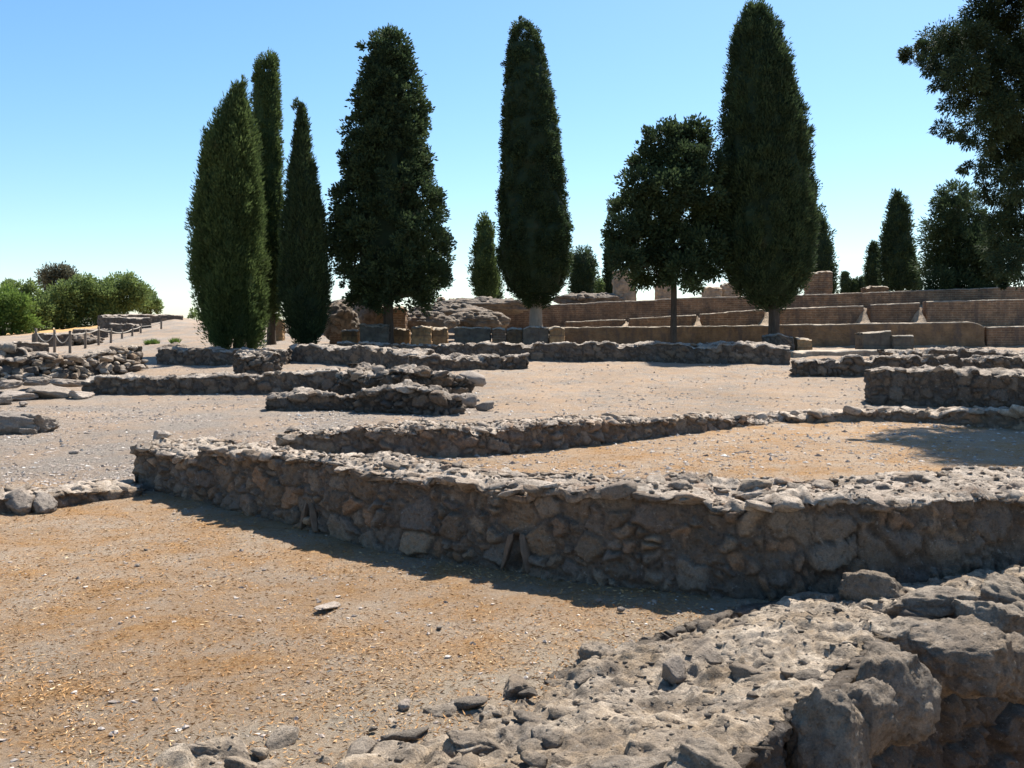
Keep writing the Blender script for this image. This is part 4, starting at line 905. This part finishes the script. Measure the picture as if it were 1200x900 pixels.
# dark conifer behind, then the near one at the right edge
p = Gd(1122, 47)
CB = [(1120, 228, 13), (1100, 232, 9), (1136, 232, 10), (1118, 248, 20), (1105, 262, 16), (1135, 262, 22), (1100, 285, 18), (1122, 285, 24), (1145, 290, 22), (1095, 310, 15), (1115, 315, 26), (1145, 318, 24), (1100, 330, 16), (1130, 335, 22), (1160, 330, 18), (1160, 300, 18), (1150, 270, 14)]
blob_tree('conifer', 'bushy dark conifer behind the upper brick wall, left of the near tree', 'conifer', CB, 47, p, [p - [0, 0, .3], at(1122, 320, 47), at(1122, 235, 47)], .22, 'leaf_dark', 61, 60, .30, .19, .055, 19, .3, 1.0, branches=False)
d = 18.5
NB = [(1066, 66, 9), (1078, 62, 11), (1092, 48, 15), (1088, 75, 12), (1112, 42, 17), (1110, 72, 20), (1100, 98, 10), (1132, 48, 20), (1130, 85, 22), (1152, 18, 22), (1155, 55, 24), (1150, 100, 22), (1120, 118, 15), (1140, 135, 14), (1105, 150, 9), (1118, 160, 9), (1135, 158, 11),
      (1175, 10, 28), (1180, 50, 30), (1178, 90, 30), (1170, 130, 24), (1195, 130, 30), (1155, 165, 13), (1180, 165, 22), (1200, 170, 26), (1132, 196, 7), (1145, 200, 9), (1160, 190, 11), (1180, 200, 18), (1200, 210, 22), (1160, 225, 9), (1175, 232, 15), (1195, 245, 22), (1170, 262, 13), (1185, 275, 20), (1205, 280, 24), (1165, 292, 13), (1185, 305, 18), (1200, 315, 18), (1168, 318, 9), (1173, 332, 6)]
NB += [(1220 + 34 * i + 10 * ((j * 7) % 3), -60 + 42 * j, 34) for i in range(3) for j in range(6)]
NB += [(1165 + 34 * i, -30 - 34 * j, 28) for i in range(3) for j in range(3)]
p = Gd(1300, d)
blob_tree('conifer', 'large near conifer with spreading drooping branches cut by the right edge', 'conifer', NB, d, p, [p - [0, 0, .3], p + [0, 0, 1], p + [-.1, 0, 4], p + [-.2, 0, 7], p + [-.2, 0, 10]], .3, 'leaf_near', 62, 95, .15, .075, .024, 70, .0, .9, droop=-.5, branches=False)

# trees and bushes along the left hill
BU = [('bright yellow-green bush at the left edge of the photo', 'leaf_bright', 66, [(-5, 360, 16), (10, 352, 14), (22, 358, 14), (10, 375, 18), (28, 378, 14), (-8, 382, 14), (-25, 365, 18)]),
      ('dark green tree with spiky top behind the bright left bush', 'leaf_bush', 74, [(20, 342, 10), (38, 345, 10), (30, 360, 14), (48, 362, 12), (44, 378, 12), (5, 342, 10), (36, 335, 5), (13, 335, 5)]),
      ('greyish brown tree top rising above the green hill trees', 'leaf_grey', 84, [(58, 322, 9), (70, 318, 8), (80, 325, 9), (66, 332, 12), (50, 330, 5), (88, 325, 4), (68, 350, 14)]),
      ('rounded green bush below the greyish brown tree top', 'leaf_bush', 76, [(60, 352, 14), (75, 345, 15), (65, 370, 16), (85, 362, 15), (52, 372, 12), (82, 378, 10), (90, 345, 10)]),
      ('tall green bush in the middle of the hill trees', 'leaf_bush', 78, [(98, 332, 11), (108, 342, 14), (95, 352, 14), (112, 360, 13), (102, 372, 12), (118, 345, 10), (122, 358, 11), (118, 370, 10), (128, 348, 11), (130, 362, 10), (124, 338, 9)]),
      ('dome-shaped dark bush, highest right part of the hill trees', 'leaf_bush', 80, [(138, 335, 11), (150, 333, 11), (162, 340, 10), (132, 348, 12), (150, 350, 14), (164, 354, 11), (140, 362, 10), (125, 350, 8)]),
      ('small green bush at the right end of the hill trees', 'leaf_bush', 84, [(172, 348, 8), (180, 354, 7), (176, 362, 8), (186, 362, 4), (168, 360, 8)])]
for k, (lab, mt, d, bl) in enumerate(BU):
    cx = sum(q[0] for q in bl) / len(bl); p = Gd(cx, d)
    row0 = max(q[1] + q[2] for q in bl); zt_ = z_of(sum(q[1] for q in bl) / len(bl), d)
    blob_tree('hill_tree' if k in (1, 2) else 'bush', lab, 'tree' if k in (1, 2) else 'bush', bl, d, p, [p - [0, 0, .3], [p[0], p[1], (p[2] + zt_) / 2], [p[0], p[1], zt_]], .16, mt, 160 + k, 36, .38, .24, .11, 15, .4, .9)
p = Gd(218, 66); blob_tree('bush', 'tiny round bush on the skyline left of the broad cypress', 'bush', [(228, 367, 5), (234, 365, 4), (223, 369, 3)], 68, Gd(228, 68), [Gd(228, 68) - [0, 0, .2], Gd(228, 68) + [0, 0, .4]], .05, 'leaf_bush', 190, 24, .25, .2, .09, 20)
for k, (px, row, w_, lab) in enumerate([(178, 404, 10, 'green weed tuft on the path left of the broad cypress'), (205, 403, 6, 'smaller green weed tuft between the larger tuft and the cypress')]):
    p = G(px, row); rg = np.random.default_rng(k); n = 420; W_ = w_ / FPX * p[1]
    base = p + np.stack([rg.uniform(-W_ * .7, W_ * .7, n), rg.uniform(-W_ * .5, W_ * .5, n), np.zeros(n)], 1)
    V, F = kites(base, np.stack([rg.normal(0, .5, n), rg.normal(0, .5, n), np.ones(n)], 1), rg.uniform(.12, .34, n), .03, rg); b = Buf(); b.add(V, F, tint=np.repeat(rg.random(n), 4))
    tag(b.build('weed', M['leaf_bright'], origin=p, smooth=False), lab, 'weed')

# ------------------------------------------------------------------ light
AZ, EL = R(31), R(56)
sun = bpy.data.lights.new('sun', 'SUN'); sun.energy = 5.0; sun.angle = R(.53); sun.color = (1., .94, .84)
so = bpy.data.objects.new('sun', sun); C.objects.link(so)
so.rotation_euler = Vector((math.sin(AZ) * math.cos(EL), math.cos(AZ) * math.cos(EL), math.sin(EL))).to_track_quat('Z', 'Y').to_euler()
w = bpy.data.worlds.new('World'); sc.world = w; w.use_nodes = True
nt = w.node_tree; bg = nt.nodes['Background']; sky = nt.nodes.new('ShaderNodeTexSky')
sky.sky_type = 'NISHITA'; sky.sun_disc = False; sky.sun_elevation = EL; sky.sun_rotation = AZ
sky.altitude = 50; sky.air_density = 1.0; sky.dust_density = .6; sky.ozone_density = 3.0
hs = nt.nodes.new('ShaderNodeHueSaturation'); hs.inputs['Saturation'].default_value = 1.20; hs.inputs['Hue'].default_value = .494
nt.links.new(sky.outputs[0], hs.inputs['Color']); nt.links.new(hs.outputs[0], bg.inputs[0]); bg.inputs[1].default_value = .086
sc.view_settings.view_transform = 'Standard'; sc.view_settings.look = 'None'; sc.view_settings.exposure = 1.12; sc.view_settings.gamma = 1
sc.view_settings.use_curve_mapping = False
sc.cycles.max_bounces = 5; sc.cycles.transparent_max_bounces = 6
